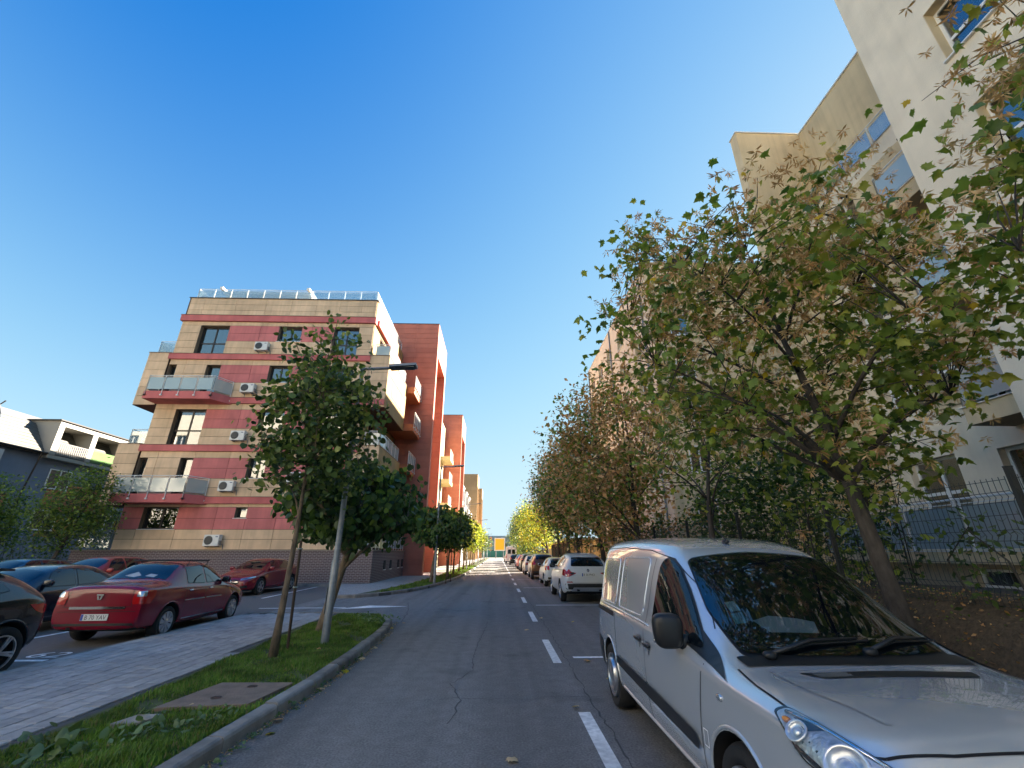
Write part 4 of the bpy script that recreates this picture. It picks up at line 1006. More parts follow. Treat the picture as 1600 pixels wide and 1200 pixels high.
                q.lathe([(.005 * sx, 0), (.005 * sx, R0 * .18), (-.02 * sx, R0 * .24)], 'x', 20)
            else:  # pressed hub cover
                q.lathe([(.022 * sx, 0), (.022 * sx, R0 * .22), (.012 * sx, R0 * .30), (.010 * sx, R0 * .55), (.024 * sx, R0 * .62), (.022 * sx, R0 * .72), (-.005 * sx, R0 * .8), (-.03 * sx, R0 * .82)], 'x', 36, mi=0)
                for i in range(12): spoke(i * math.pi / 6, R0 * .035, R0 * .04, R0 * .80, R0 * .93, x=.0)
            o = q.build('rim', [alloy_dark if style == 'dark5' else alloy, alloy_dark], recentre=False, smooth=30, fixn=False); d = o.data; bpy.data.objects.remove(o)
            PANELS[key] = (t, d)
        t, d = PANELS[key]; w = link('wheel', t, s.root, c); link('rim', d, w, (0.002 * sx, 0, 0), (rr.uniform(0, 6), 0, 0)); return w
    def windows(s, polys, m=None, trim=True, seal=.022, names=None):
        out = []
        for d in 'RL':
            for i, P in enumerate(polys):
                if trim: s.patch('window_seal', d, grow(P, seal), black_plastic, .0035, rad=.04)
                out.append(s.patch('side_window', d, P, m or car_glass, .006, rad=.035))
        return out
    def mirror(s, u, z, m, size=(.20, .10, .15), arm=True, sides='RL', out_=.12):
        for d in sides:
            sg = 1 if d == 'R' else -1; h = s.hit(d, u, z)
            if not h: continue
            c = h[0] + Vector((sg * out_, 0, .03)); q = MB(); v, f = superblob(tuple(c), size, 3.2, 16, 10, lambda x, y, z_: (x, y * (1 - .25 * x * sg), z_)); q.add(v, f)
            q.tube([tuple(h[0] - Vector((sg * .03, 0, 0))), tuple(c - Vector((sg * .05, 0, .02)))], .028, 6)
            mo = q.build('mirror', m, s.root, smooth=True, recentre=False, world=False)
            g = MB(); v, f = superblob((c.x, c.y - size[1] * .47, c.z), (size[0] * .86, .02, size[2] * .82), 3.5, 14, 6); g.add(v, f); g.build('mirror_glass', car_glass, mo, smooth=True, recentre=False, world=False)
    def plate(s, d, z, text='', x=0.0, off=.012, w=.48, h=.11, blank=False):
        h_ = s.hit(d, x, z); 
        if not h_: return
        p, n = h_; sg = 1 if d == 'F' else -1
        q = MB(); q.box(-w / 2, w / 2, -.006, .006, -h / 2, h / 2); o = q.build('number_plate', plate_w, s.root, recentre=False, world=False, bevel=.003)
        o.location = p + Vector((0, sg * off, 0)); o.rotation_euler = (0, 0, math.pi if sg > 0 else 0)
        q = MB(); q.box(-w / 2 + .004, -w / 2 + .045, -.0075, -.006, -h / 2 + .004, h / 2 - .004); q.build('blue_band', plate_blue, o, recentre=False, world=False)
        if text: link('lettering', text_mesh(text, .105, ink), o, (.022, -.0085, -.004), (R(90), 0, 0), (.92, 1, 1))
        return o
def inside(P, x, y, marg=0):
    c = False; n = len(P); md = 1e9
    for i in range(n):
        (x0, y0), (x1, y1) = P[i], P[(i + 1) % n]
        if (y0 > y) != (y1 > y) and x < (x1 - x0) * (y - y0) / (y1 - y0) + x0: c = not c
        if marg:
            dx, dy = x1 - x0, y1 - y0; t = max(0, min(1, ((x - x0) * dx + (y - y0) * dy) / (dx * dx + dy * dy + 1e-12))); md = min(md, math.hypot(x - x0 - t * dx, y - y0 - t * dy))
    return c and md > marg
def rounded(P, r, n=4):
    out = []; k = len(P)
    for i in range(k):
        p0, p, p1 = Vector(P[i - 1]), Vector(P[i]), Vector(P[(i + 1) % k]); a, b = (p0 - p), (p1 - p); ra = min(r, a.length * .45, b.length * .45); A, B = p + a.normalized() * ra, p + b.normalized() * ra
        for j in range(n + 1):
            t = j / n; q = A * (1 - t) ** 2 + p * 2 * t * (1 - t) + B * t * t; out.append((q.x, q.y))
    return out
def grow(P, d):
    c = Vector((sum(p[0] for p in P) / len(P), sum(p[1] for p in P) / len(P))); area = sum(P[i - 1][0] * P[i][1] - P[i][0] * P[i - 1][1] for i in range(len(P))); sg = 1 if area > 0 else -1
    out = []
    for i in range(len(P)):
        p0, p, p1 = Vector(P[i - 1]), Vector(P[i]), Vector(P[(i + 1) % len(P)]); e0, e1 = (p - p0).normalized(), (p1 - p).normalized()
        n0, n1 = Vector((e0.y, -e0.x)) * sg, Vector((e1.y, -e1.x)) * sg; m = (n0 + n1); m = m / max(.35, m.length_squared / 2) ; q = p + m * d / 1.0 * .5 * 2 / 2; out.append((q.x, q.y))
    return out
# ------------------------------------------------------------------ silver panel van (front end towards the camera)
silver = paint('paint_silver', (.58, .62, .67), metal=.5, rough=.26, flake=0)
silver.node_tree.nodes['Principled BSDF'].inputs['Coat Weight'].default_value = 1.0
VS = [  # u, zb, zs, zt, w, wr
 (0.00, .30, .56, .68, .66, .5), (.05, .24, .70, .86, .79, .5), (.15, .21, .84, .945, .862, .5), (.45, .20, .915, .985, .897, .5),
 (.85, .20, .93, .995, .908, .5), (1.12, .20, .95, 1.005, .912, .66), (1.45, .20, .97, 1.215, .915, .70), (1.85, .20, .995, 1.495, .916, .685), (2.15, .20, 1.01, 1.675, .916, .675),
 (2.5, .20, 1.02, 1.775, .916, .70), (3.1, .20, 1.03, 1.825, .914, .715), (3.8, .20, 1.03, 1.83, .905, .72), (4.4, .21, 1.03, 1.82, .885, .72), (4.66, .24, 1.02, 1.80, .86, .70), (4.75, .30, 1.0, 1.74, .82, .66)]
van = Car('panel_van', (2.285, 2.03 + 4.75 / 2, 0), math.pi, VS, (.92, 3.90), .325, .362, silver, 'silver panel van parked at the kerb with its bonnet close to the viewer', cat='van', wheel='cap', track_in=.035, levels=3, rail=.055)
glass_van = glass_mat('windscreen_glass', (.35, .45, .5), .08, .015, .0)
# windscreen: dark sheet standing for the unlit cabin, papers behind the glass, glass
wsp = [(1.16, -.66), (1.10, -.35), (1.085, 0), (1.10, .35), (1.16, .66), (1.60, .665), (2.09, .575), (2.15, 0), (2.09, -.575), (1.60, -.665)]
van.patch('windscreen_seal', 'T', wsp, black_plastic, .003, rad=.05, grid=.06)
van.patch('cabin_shade_sheet', 'T', [(1.2, -.62), (1.15, 0), (1.2, .62), (1.6, .63), (2.06, .54), (2.11, 0), (2.06, -.54), (1.6, -.63)], mat('cabin_dark', (.012, .016, .02), .6), .006, rad=.05, grid=.06)
paper = mat('dash_paper', (.62, .66, .66), .8, var=.05, scale=6)
van.patch('dash_paper', 'T', [(1.33, .37), (1.43, .43), (1.46, .3), (1.43, .12), (1.40, .02), (1.31, .06), (1.32, .22)], paper, .010, grid=.05)
van.patch('sticker', 'T', [(1.52, .53), (1.60, .535), (1.60, .46), (1.52, .455)], mat('sticker_mint', (.45, .62, .58), .6), .010)
van.patch('sticker', 'T', [(1.42, .555), (1.505, .545), (1.505, .46), (1.42, .465)], mat('sticker_teal', (.22, .5, .5), .6), .010)
van.patch('windscreen', 'T', [(1.175, -.645), (1.115, -.35), (1.1, 0), (1.115, .35), (1.175, .645), (1.60, .655), (2.08, .565), (2.14, 0), (2.08, -.565), (1.60, -.655)], glass_van, .016, rad=.05, grid=.05)
# no steering wheel or seats behind the dark sheet; cowl and wipers in front of the glass
van.patch('cowl', 'T', [(1.04, -.70), (1.0, 0), (1.04, .70), (1.17, .71), (1.13, .35), (1.12, 0), (1.13, -.35), (1.17, -.71)], black_plastic, .008, grid=.05, rad=.02)
for x0, x1, u0, u1 in ((.52, -.12, 1.12, 1.23), (-.12, -.62, 1.13, 1.27)):
    h0 = van.hit('T', u0, x0)[0]; hm = van.hit('T', (u0 + u1) / 2 + .03, (x0 + x1) / 2)[0]; h1 = van.hit('T', u1, x1)[0]; up = Vector((0, .01, .035))
    b = MB(); b.tube([h0 + up * .8, hm + up * 1.3, h1 + up], [.014, .013, .008], 6); v, f = superblob(tuple(h0 + up * .6), (.08, .07, .05)); b.add(v, f)
    w_ = b.build('wiper', black_plastic, van.root, recentre=False, world=False, smooth=True)
    b = MB(); b.tube([hm + up * .7 + (h0 - hm) * .75, hm + up * .62, h1 + up * .55 + (h1 - hm) * .25], .007, 5); b.build('wiper_blade', rubber, w_, recentre=False, world=False)
# bonnet intake slot with a mesh of holes, bonnet seams
van.patch('bonnet_intake', 'T', [(.80, -.47), (.80, .40), (.905, .49), (.905, -.52)], black_plastic, .004, rad=.02)
b = MB()
for i in range(14):
    for j in range(4):
        h = van.hit('T', .825 + j * .02, .44 - i * .014 - (j % 2) * .007 - .02)
        if h: v, f = superblob(tuple(h[0] + Vector((0, 0, .006))), (.009, .009, .006), 2, 6, 4); b.add(v, f)
tag(b.build('intake_mesh', mat('mesh_grey', (.16, .17, .18), .4), van.root, recentre=False, world=False), kind='stuff')
van.line('bonnet_seam', 'T', [(1.05, .76), (.80, .79), (.50, .80), (.30, .78), (.16, .735), (.125, .66), (.10, .4), (.095, 0), (.10, -.4), (.125, -.66), (.16, -.735), (.30, -.78), (.5, -.80), (.8, -.79), (1.05, -.76)], w=.012)
for sg in (1, -1): van.line('bonnet_crease', 'T', [(1.0, sg * .62), (.6, sg * .60), (.25, sg * .52)], silver, w=.03, off=.006)
# headlamps
bowl = mat('lamp_bowl', (.66, .67, .68), .3, metal=.55, var=.3, scale=18, bump=.6, bscale=34)
for sg in (1, -1):
    D = (sg * .62, .60, .5)
    P = [(sg * .89, .50, .945), (sg * .84, .47, .965), (sg * .81, .28, .95), (sg * .75, .11, .905), (sg * .67, .05, .85), (sg * .62, .02, .74), (sg * .70, .03, .70), (sg * .82, .12, .73), (sg * .885, .32, .81)]
    van.patch('headlamp_seal', D, [((p[0] - sg * .772) * 1.07 + sg * .772, (p[1] - .2) * 1.07 + .2, (p[2] - .84) * 1.08 + .84) for p in P], seam, .003, grid=.03, rad=.03)
    hl = van.patch('headlight', D, P, bowl, .006, grid=.03, rad=.025)
    dv = Vector(D).normalized(); e1 = dv.cross(Vector((0, 0, 1))).normalized(); e2 = e1.cross(dv)
    for x, u, z, rr_ in ((.80, .16, .82, .085), (.868, .36, .89, .05), (.70, .06, .78, .05)):
        p = Vector((sg * x, van.y(u), z)); h = van.hit(D, p.dot(e1), p.dot(e2)); n = h[1]; c = h[0]; qt = n.to_track_quat('Z', 'Y').to_matrix()
        b = MB(); b.lathe([(.004, rr_), (.016, rr_ * .95), (.004, rr_ * .86), (-.004, rr_ * .5), (-.005, 0)], 'z', 22); b.lathe([(.012, 0), (.010, rr_ * .28), (.002, rr_ * .4)], 'z', 16)
        b.v = [tuple(c + n * .008 + qt @ Vector(q)) for q in b.v]; b.build('reflector', mat('lamp_reflector', (.75, .76, .78), .3, metal=.7), hl, recentre=False, world=False, smooth=True)
    p = Vector((sg * .872, van.y(.43), .92)); h = van.hit(D, p.dot(e1), p.dot(e2)); b = MB(); v, f = superblob(tuple(h[0] + h[1] * .01), (.03, .05, .025)); b.add(v, f); b.build('indicator_bulb', lamp_amber, hl, recentre=False, world=False, smooth=True)
    q2 = lambda x, u, z: (Vector((sg * x, van.y(u), z)).dot(e1), Vector((sg * x, van.y(u), z)).dot(e2))
    for k, L_ in enumerate(([(.865, .45, .955), (.82, .29, .945), (.76, .12, .90), (.69, .06, .85)], [(.885, .36, .84), (.83, .14, .745), (.72, .045, .72)], [(.84, .30, .90), (.80, .22, .86)], [(.83, .24, .87), (.85, .26, .80)], [(.75, .09, .83), (.72, .06, .74)])):
        van.bead('lamp_ridge', D, [q2(*p) for p in L_], chrome if k != 1 else mat('lamp_bezel', (.05, .052, .055), .3), .010, .008, hl)
    van.patch('lamp_bezel', D, [(sg * .862, .40, .945), (sg * .825, .33, .945), (sg * .80, .27, .92), (sg * .85, .33, .90)], mat('lamp_bezel', (.05, .052, .055), .3), .009, parent=hl, grid=.03)
    van.patch('headlamp_lens', D, P, glass_mat('lens_glass', (.93, .95, .96), .05, .02), .022, grid=.03, rad=.025, parent=hl)
# side glass, black door-corner cover, mirrors
win = [(2.33, 1.07), (2.10, 1.05), (1.62, 1.03), (1.38, 1.025), (1.60, 1.17), (1.85, 1.37), (2.06, 1.52), (2.2, 1.585), (2.31, 1.595), (2.36, 1.54)]
for d in 'RL':
    van.patch('window_seal', d, grow(win, .03), black_plastic, .006, rad=.05, grid=.035)
    van.patch('corner_cover', d, [(1.58, 1.02), (1.36, .985), (1.0, .925), (1.16, .985), (1.38, 1.07), (1.56, 1.145)], black_plastic, .009, rad=.015, grid=.03)
    van.patch('side_window', d, win, car_glass, .012, rad=.04, grid=.035)
    van.patch('protective_strip', d, [(3.52, .60), (3.52, .52), (2.0, .47), (1.42, .455), (1.40, .49), (1.46, .545), (2.2, .575)], black_plastic, .016, rad=.03)
    van.line('door_seam', d, [(2.50, 1.60), (2.49, .98), (2.46, .30)]); van.line('door_seam', d, [(1.30, .96), (1.36, .6), (1.40, .30)])
    van.line('door_seam', d, [(3.56, 1.60), (3.60, 1.02), (3.55, .68), (3.50, .34)]); van.bead('sill_bead', d, [(3.46, .315), (1.40, .285)], silver, .016, .0); van.bead('waist_bead', d, [(4.6, 1.045), (3.6, 1.05), (2.5, 1.035), (2.4, 1.03)], silver, .011, -.003)
    van.patch('rear_bumper_end', d, [(4.32, .62), (4.72, .64), (4.72, .32), (4.30, .30)], black_plastic, .01, rad=.03)
    van.line('slide_rail', d, [(3.62, .985), (4.2, .985), (4.66, .975)], black_plastic, w=.05, off=.008)
    van.line('roof_seam', d, [(4.6, 1.70), (3.6, 1.71), (2.7, 1.675), (2.2, 1.60), (1.8, 1.40), (1.45, 1.14)], w=.009)
    for a, b_ in (((2.62, 1.08), (3.50, 1.60)), ((3.66, 1.08), (4.55, 1.58))):
        (u0, z0), (u1, z1) = a, b_; van.bead('panel_pressing', d, rounded([(u0, z0), (u1, z0), (u1, z1), (u0, z1)], .07) + [rounded([(u0, z0), (u1, z0), (u1, z1), (u0, z1)], .07)[0]], silver, .009, -.002)
    for u, z in ((2.62, .90), (2.36, .885)):
        h = van.hit(d, u, z); sg = 1 if d == 'R' else -1
        b = MB(); v, f = superblob((h[0].x + sg * .022, h[0].y, h[0].z), (.035, .17, .032), 3); b.add(v, f); ho = b.build('door_handle', black_plastic, van.root, recentre=False, world=False, smooth=True)
        van.patch('handle_cup', d, [(u - .05, z - .045), (u + .05, z - .045), (u + .05, z + .03), (u - .05, z + .03)], mat('cup_shade', (.2, .21, .23), .4, metal=.6), .003, rad=.03, parent=ho)
        van.patch('keyhole', d, [(u - .03, z - .075), (u + .01, z - .075), (u + .01, z - .04), (u - .03, z - .04)], chrome, .004, rad=.012, parent=ho)
    h = van.hit(d, 1.07, .83); b = MB(); v, f = superblob(tuple(h[0]), (.03, .075, .04)); b.add(v, f); b.build('side_repeater', lamp_clear, van.root, recentre=False, world=False, smooth=True)
    van.line('fuel_marking', d, [(1.33, .60), (1.27, .60), (1.28, .51), (1.34, .51), (1.33, .60)], mat('decal_pale', (.7, .72, .74), .5), w=.006)
    if d == 'L': continue
    # big two-glass mirror
    sg = 1 if d == 'R' else -1; h = van.hit(d, 1.66, 1.06); c = h[0] + Vector((sg * .135, .02, .045)); b = MB()
    v, f = superblob(tuple(c), (.205, .15, .235), 3.6, 18, 12, lambda x, y, z_: (x * (1 + .06 * z_), y * (1 - .2 * x * sg), z_)); b.add(v, f)
    v, f = superblob((h[0].x + sg * .02, h[0].y + .01, h[0].z - .03), (.12, .12, .10), 2.8); b.add(v, f)
    mo = b.build('mirror', black_plastic, van.root, recentre=False, world=False, smooth=True)
    b = MB(); v, f = superblob((c.x, c.y - .073, c.z + .03), (.175, .02, .14), 4, 14, 6); b.add(v, f); v, f = superblob((c.x, c.y - .073, c.z - .075), (.175, .02, .055), 4, 14, 6); b.add(v, f); b.build('mirror_glass', chrome, mo, recentre=False, world=False, smooth=True)
h = van.hit('T', 2.42, .05)[0]; b = MB(); v, f = superblob(tuple(h + Vector((0, 0, .012))), (.05, .10, .04)); b.add(v, f); b.tube([h + Vector((0, .02, .03)), h + Vector((.01, -.16, .15))], [.008, .004], 6); b.build('aerial', black_plastic, van.root, recentre=False, world=False, smooth=True)
van.patch('grille', 'F', [(-.42, .50), (.42, .50), (.45, .60), (-.45, .60)], black_plastic, .004, rad=.03)
van.patch('bumper_intake', 'F', [(-.5, .28), (.5, .28), (.55, .42), (-.55, .42)], black_plastic, .004, rad=.03)
van.patch('grille_slot', 'T', [(.05, -.28), (.05, .02), (.075, .02), (.078, -.28)], black_plastic, .004)
van.plate('F', .45)
van.patch('tail_light', 'B', [(.66, .95), (.79, .95), (.79, 1.35), (.70, 1.35)], lamp_red, .004); van.patch('tail_light', 'B', [(-.66, .95), (-.79, .95), (-.79, 1.35), (-.70, 1.35)], lamp_red, .004)
van.root.scale = (1.045, 1, 1)
# ------------------------------------------------------------------ cars
def dims(st, sw=1, sl=1, sz=1): return [(u * sl, zb * sz, zs * sz, zt * sz, w * sw, wr * sw) for u, zb, zs, zt, w, wr in st]
SEDAN = [(0, .30, .52, .60, .56, .4), (.05, .24, .60, .70, .72, .4), (.28, .20, .70, .82, .82, .4), (.75, .19, .80, .93, .86, .4), (1.02, .19, .87, .985, .868, .62), (1.3, .19, .90, 1.16, .87, .66), (1.72, .19, .925, 1.42, .87, .63),
         (2.2, .19, .935, 1.49, .87, .635), (2.75, .19, .95, 1.485, .87, .63), (3.1, .19, .965, 1.385, .868, .64), (3.5, .21, .985, 1.12, .862, .66), (3.72, .22, .99, 1.08, .86, .4), (4.06, .24, .985, 1.065, .85, .4), (4.19, .26, .965, 1.06, .835, .4), (4.25, .30, .90, 1.02, .815, .4), (4.27, .36, .80, .93, .80, .4)]
HATCH = [(0, .30, .50, .58, .56, .4), (.05, .22, .58, .68, .72, .4), (.28, .19, .68, .80, .83, .4), (.75, .18, .80, .92, .875, .4), (1.05, .18, .87, .98, .885, .63), (1.35, .18, .90, 1.17, .888, .67), (1.85, .18, .925, 1.40, .89, .61),
         (2.3, .18, .94, 1.45, .89, .61), (2.9, .18, .96, 1.44, .888, .60), (3.4, .19, .985, 1.40, .882, .585), (3.78, .21, 1.0, 1.33, .862, .575), (4.0, .25, .98, 1.18, .83, .57), (4.12, .30, .93, 1.02, .80, .56), (4.18, .36, .76, .86, .74, .5)]
SUV = [(0, .36, .62, .74, .60, .4), (.05, .30, .72, .86, .76, .4), (.28, .27, .84, .98, .86, .4), (.8, .25, .95, 1.07, .915, .4), (1.15, .25, 1.0, 1.11, .925, .66), (1.45, .25, 1.03, 1.30, .93, .70), (1.95, .25, 1.05, 1.58, .93, .645),
       (2.5, .25, 1.06, 1.665, .93, .65), (3.3, .25, 1.08, 1.66, .928, .64), (3.9, .26, 1.10, 1.62, .92, .62), (4.25, .28, 1.11, 1.54, .90, .61), (4.45, .32, 1.08, 1.30, .87, .60), (4.56, .37, 1.0, 1.10, .84, .56), (4.62, .44, .80, .92, .78, .5)]
def sedan_glass(c):
    c.windows([[(1.50, .99), (2.18, .995), (2.20, 1.365), (1.90, 1.355), (1.72, 1.27)], [(2.26, .995), (2.92, 1.02), (2.86, 1.33), (2.28, 1.365)]])
    c.patch('windscreen', 'T', [(1.10, -.60), (1.06, 0), (1.10, .60), (1.66, .53), (1.72, 0), (1.66, -.53)], car_glass, .006, rad=.05)
    c.patch('rear_window', 'T', [(2.93, -.50), (2.90, 0), (2.93, .50), (3.46, .60), (3.52, 0), (3.46, -.60)], car_glass, .006, rad=.05)
def hatch_glass(c, sl=1, sz=1, sw=1, rear_third=True):
    q = lambda P: [(u * sl, z * sz) for u, z in P]; t = lambda P: [(u * sl, x * sw) for u, x in P]
    P = [q([(1.52, 1.0), (2.25, 1.01), (2.26, 1.36), (2.0, 1.355), (1.80, 1.27)]), q([(2.33, 1.01), (2.98, 1.035), (2.98, 1.345), (2.34, 1.36)])]
    if rear_third: P.append(q([(3.05, 1.04), (3.52, 1.10), (3.40, 1.29), (3.05, 1.34)]))
    c.windows(P)
    c.patch('windscreen', 'T', t([(1.12, -.61), (1.08, 0), (1.12, .61), (1.78, .53), (1.85, 0), (1.78, -.53)]), car_glass, .006, rad=.05)
def seams(c, us=(1.28, 2.23, 2.98), z0=.28, z1=.95, sills=True):
    for d in 'RL':
        for u in us: c.line('door_seam', d, [(u, z1), (u + .01, z0 + .25), (u + .05, z0)], w=.007)
# --- dark red saloon seen from behind
logan_red = paint('paint_dark_red', (.20, .004, .018), metal=.0, rough=.25)
lg = Car('saloon_car', (-7.79, 11.60, .004), R(3.2), dims(SEDAN, .965), (.80, 3.43), .305, .36, logan_red, 'dark red saloon with a roof rack and chrome boot strip seen from behind', 'cars parked in the left car park', wheel='multi', track_in=.03)
sedan_glass(lg); seams(lg); lg.mirror(1.48, 1.0, logan_red)
for d, sg in (('R', 1), ('L', -1)):
    D = (sg * .55, -.8, .12)
    tl = lg.patch('tail_light', D, [(sg * .60, 4.26, .72), (sg * .57, 4.25, .84), (sg * .61, 4.24, .955), (sg * .80, 4.15, .965), (sg * .845, 4.03, .96), (sg * .85, 4.06, .85), (sg * .84, 4.14, .72)], lamp_red, .008, rad=.03, grid=.04)
    if tl: lg.patch('reversing_lens', D, [(sg * .64, 4.25, .85), (sg * .65, 4.24, .94), (sg * .77, 4.18, .945), (sg * .78, 4.2, .85)], lamp_clear, .013, rad=.02, parent=tl, grid=.04)
    lg.line('chrome_strip', d, [(1.5, .66), (2.18, .67)], chrome, w=.018, off=.008); lg.line('chrome_strip', d, [(2.25, .67), (3.0, .68)], chrome, w=.018, off=.008)
    lg.line('sill_trim', d, [(1.25, .31), (2.95, .32)], chrome, w=.02, off=.006)
    for u in (2.02, 2.82): lg.blob('door_handle', d, u, .87, (.03, .15, .035), chrome, .012)
    lg.blob('side_repeater', d, 1.12, .80, (.02, .05, .03), lamp_amber, .0)
lg.line('boot_seam', 'B', [(-.62, .68), (.62, .68)], w=.01); lg.line('boot_strip', 'B', [(-.50, .665), (.50, .665)], chrome, w=.045, off=.012)
lg.line('bumper_seam', 'B', [(-.70, .60), (.70, .60)], w=.01)
lg.line('boot_lip', 'T', [(4.10, -.62), (4.14, 0), (4.10, .62)], mat('lip_black', (.01, .005, .005), .3), w=.03, off=.01)
lg.patch('bumper_valance', 'B', [(-.72, .36), (.72, .36), (.70, .40), (-.70, .40)], black_plastic, .006, rad=.01); lg.line('boot_side_seam', 'B', [(.60, .70), (.56, .98)], w=.009); lg.line('boot_side_seam', 'B', [(-.60, .70), (-.56, .98)], w=.009)
lg.plate('B', .505, 'B 70 YAV')
h = lg.hit('B', 0, .86); e_ = MB()
for P in ([(-.065, .045), (.065, .045), (.06, .018), (-.06, .018)], [(-.05, .012), (-.02, .012), (-.012, -.03), (0, -.048), (-.015, -.06), (-.035, -.045)], [(.05, .012), (.02, .012), (.012, -.03), (0, -.048), (.015, -.06), (.035, -.045)]):
    e_.xprism([(x + h[0].x, z + h[0].z) for x, z in P], 'y', h[0].y - .03, h[0].y - .012)
e_.build('emblem', chrome, lg.root, recentre=False, world=False, fixn=True)
for u in (2.0, 2.75):
    hl = lg.hit('T', u, .56)[0]; hr = lg.hit('T', u, -.56)[0]; b = MB(); b.tube([hl, hl + Vector((.03, 0, .10)), hr + Vector((-.03, 0, .10)), hr], .014, 6); b.tube([hl + Vector((.06, 0, .11)), hr + Vector((-.06, 0, .11))], .018, 6); b.build('roof_bar', black_plastic, lg.root, recentre=False, world=False)
lg.patch('shelf_cloth', 'T', [(3.40, -.28), (3.46, -.05), (3.40, .05), (3.28, -.10)], mat('shelf_white', (.35, .38, .42), .7), .009); lg.patch('shelf_cloth', 'T', [(3.42, .14), (3.45, .34), (3.36, .36), (3.34, .2)], mat('shelf_white', (.35, .38, .42), .7), .009)
lg.line('exhaust', 'B', [(-.45, .33), (-.37, .33)], black_plastic, w=.05, off=.02)
# --- dark hatch at the left edge, tail towards the saloon
blk = paint('paint_black', (.010, .011, .014), metal=.0, rough=.25)
nc = Car('hatchback_car', (-7.86, 5.62, .004), math.pi, dims(HATCH, 1.02, 1.05, 1.03), (.88, 3.76), .335, .385, blk, 'black hatchback with twin spoke alloys cut off by the left edge', 'cars parked in the left car park', wheel='twin', track_in=.03)
hatch_glass(nc, 1.05, 1.03, 1.02); seams(nc, (1.34, 2.34, 3.12))
nc.patch('rear_window', 'B', [(-.50, 1.10), (.50, 1.10), (.46, 1.36), (-.46, 1.36)], car_glass, .006, rad=.05)
for d, sg in (('R', 1), ('L', -1)):
    nc.patch('tail_light', d, [(3.98, .93), (4.33, .90), (4.34, .80), (4.25, .78), (4.10, .84)], lamp_red, .006, rad=.02)
    nc.patch('tail_light', 'B', [(sg * .60, .78), (sg * .84, .80), (sg * .84, .93), (sg * .62, .93)], lamp_red, .006, rad=.03)
    nc.line('sill_trim', d, [(1.2, .27), (3.1, .27)], black_plastic, w=.06, off=.01)
    for u in (2.15, 2.95): nc.blob('door_handle', d, u, .90, (.03, .16, .03), blk, .012)
hp = nc.hit('T', 3.62, 0)[0]; b = MB(); b.xprism([(hp.y + .12, hp.z - .02), (hp.y + .10, hp.z + .03), (hp.y - .25, hp.z + .0), (hp.y - .25, hp.z - .03)], 'x', -.56, .56); b.build('roof_spoiler', blk, nc.root, recentre=False, world=False, fixn=True)
nc.mirror(1.55, 1.02, blk)
# --- dark blue saloon facing the viewer
dkb = paint('paint_dark_blue', (.010, .016, .028), metal=.1, rough=.25)
bs = Car('saloon_car', (-10.95, 11.6, .004), math.pi, dims(SEDAN, 1.03, 1.05, .94), (.86, 3.6), .31, .37, dkb, 'dark blue saloon between the red saloon and the black hatchback', 'cars parked in the left car park', wheel='five', track_in=.03)
sl = 1.05
bs.windows([[(u * sl, z * .945) for u, z in P] for P in ([(1.50, .99), (2.18, .995), (2.20, 1.365), (1.90, 1.355), (1.72, 1.27)], [(2.26, .995), (2.92, 1.02), (2.86, 1.33), (2.28, 1.365)])])
bs.patch('windscreen', 'T', [(1.14, -.62), (1.10, 0), (1.14, .62), (1.74, .54), (1.80, 0), (1.74, -.54)], car_glass, .006, rad=.05)
bs.mirror(1.55, .99, dkb); seams(bs, (1.34, 2.34, 3.1)); bs.plate('F', .42)
for sg in (1, -1): bs.patch('headlight', 'F', [(sg * .48, .60), (sg * .74, .62), (sg * .76, .70), (sg * .52, .68)], lamp_clear, .006, rad=.02)
bs.patch('grille', 'F', [(-.4, .52), (.4, .52), (.42, .62), (-.42, .62)], black_plastic, .005, rad=.03)
# --- red hatch and blue car behind
red2 = paint('paint_bright_red', (.30, .02, .018), metal=.1, rough=.3)
rh_ = Car('hatchback_car', (-14.3, 17.2, .004), math.pi, dims(HATCH, 1, 1.02, 1.07), (.84, 3.45), .31, .37, red2, 'red hatchback whose roof shows above the dark blue saloon', 'cars parked in the left car park', wheel='five')
hatch_glass(rh_, 1.02, 1.07); rh_.mirror(1.5, 1.06, red2)
blu = paint('paint_teal_blue', (.01, .07, .13), metal=.4, rough=.25)
bh_ = Car('hatchback_car', (-17.4, 17.4, .004), math.pi, dims(HATCH, 1, 1.0, 1.02), (.84, 3.4), .31, .37, blu, 'teal blue car left of the red hatchback, mostly hidden', 'cars parked in the left car park', wheel='five')
hatch_glass(bh_, 1.0, 1.02); bh_.mirror(1.5, 1.01, blu)
for sg in (1, -1): bh_.patch('headlight', 'F', [(sg * .46, .56), (sg * .74, .58), (sg * .76, .68), (sg * .5, .64)], lamp_clear, .006, rad=.02)
# --- crimson hatch against the brick plinth
crm = paint('paint_crimson', (.19, .004, .016), metal=.0, rough=.22)
mb_ = Car('hatchback_car', (-10.9, 21.75, .004), math.pi + R(-1.5), dims(HATCH, 1.0, 1.045, .985), (.87, 3.6), .33, .385, crm, 'crimson hatchback nosed out from the brick plinth with a star grille', 'cars parked in the left car park', wheel='five', track_in=.02)
hatch_glass(mb_, 1.045, .985); mb_.mirror(1.52, .99, crm); seams(mb_, (1.34, 2.34, 3.12))
for sg in (1, -1):
    mb_.patch('headlight', 'F', [(sg * .42, .595), (sg * .60, .615), (sg * .80, .70), (sg * .78, .73), (sg * .62, .70), (sg * .43, .665)], lamp_clear, .008, rad=.01)
    mb_.patch('headlight_core', 'F', [(sg * .47, .625), (sg * .60, .64), (sg * .70, .69), (sg * .60, .675), (sg * .48, .65)], black_plastic, .012)
    mb_.patch('bumper_duct', 'F', [(sg * .40, .30), (sg * .72, .32), (sg * .70, .42), (sg * .45, .38)], black_plastic, .006, rad=.02)
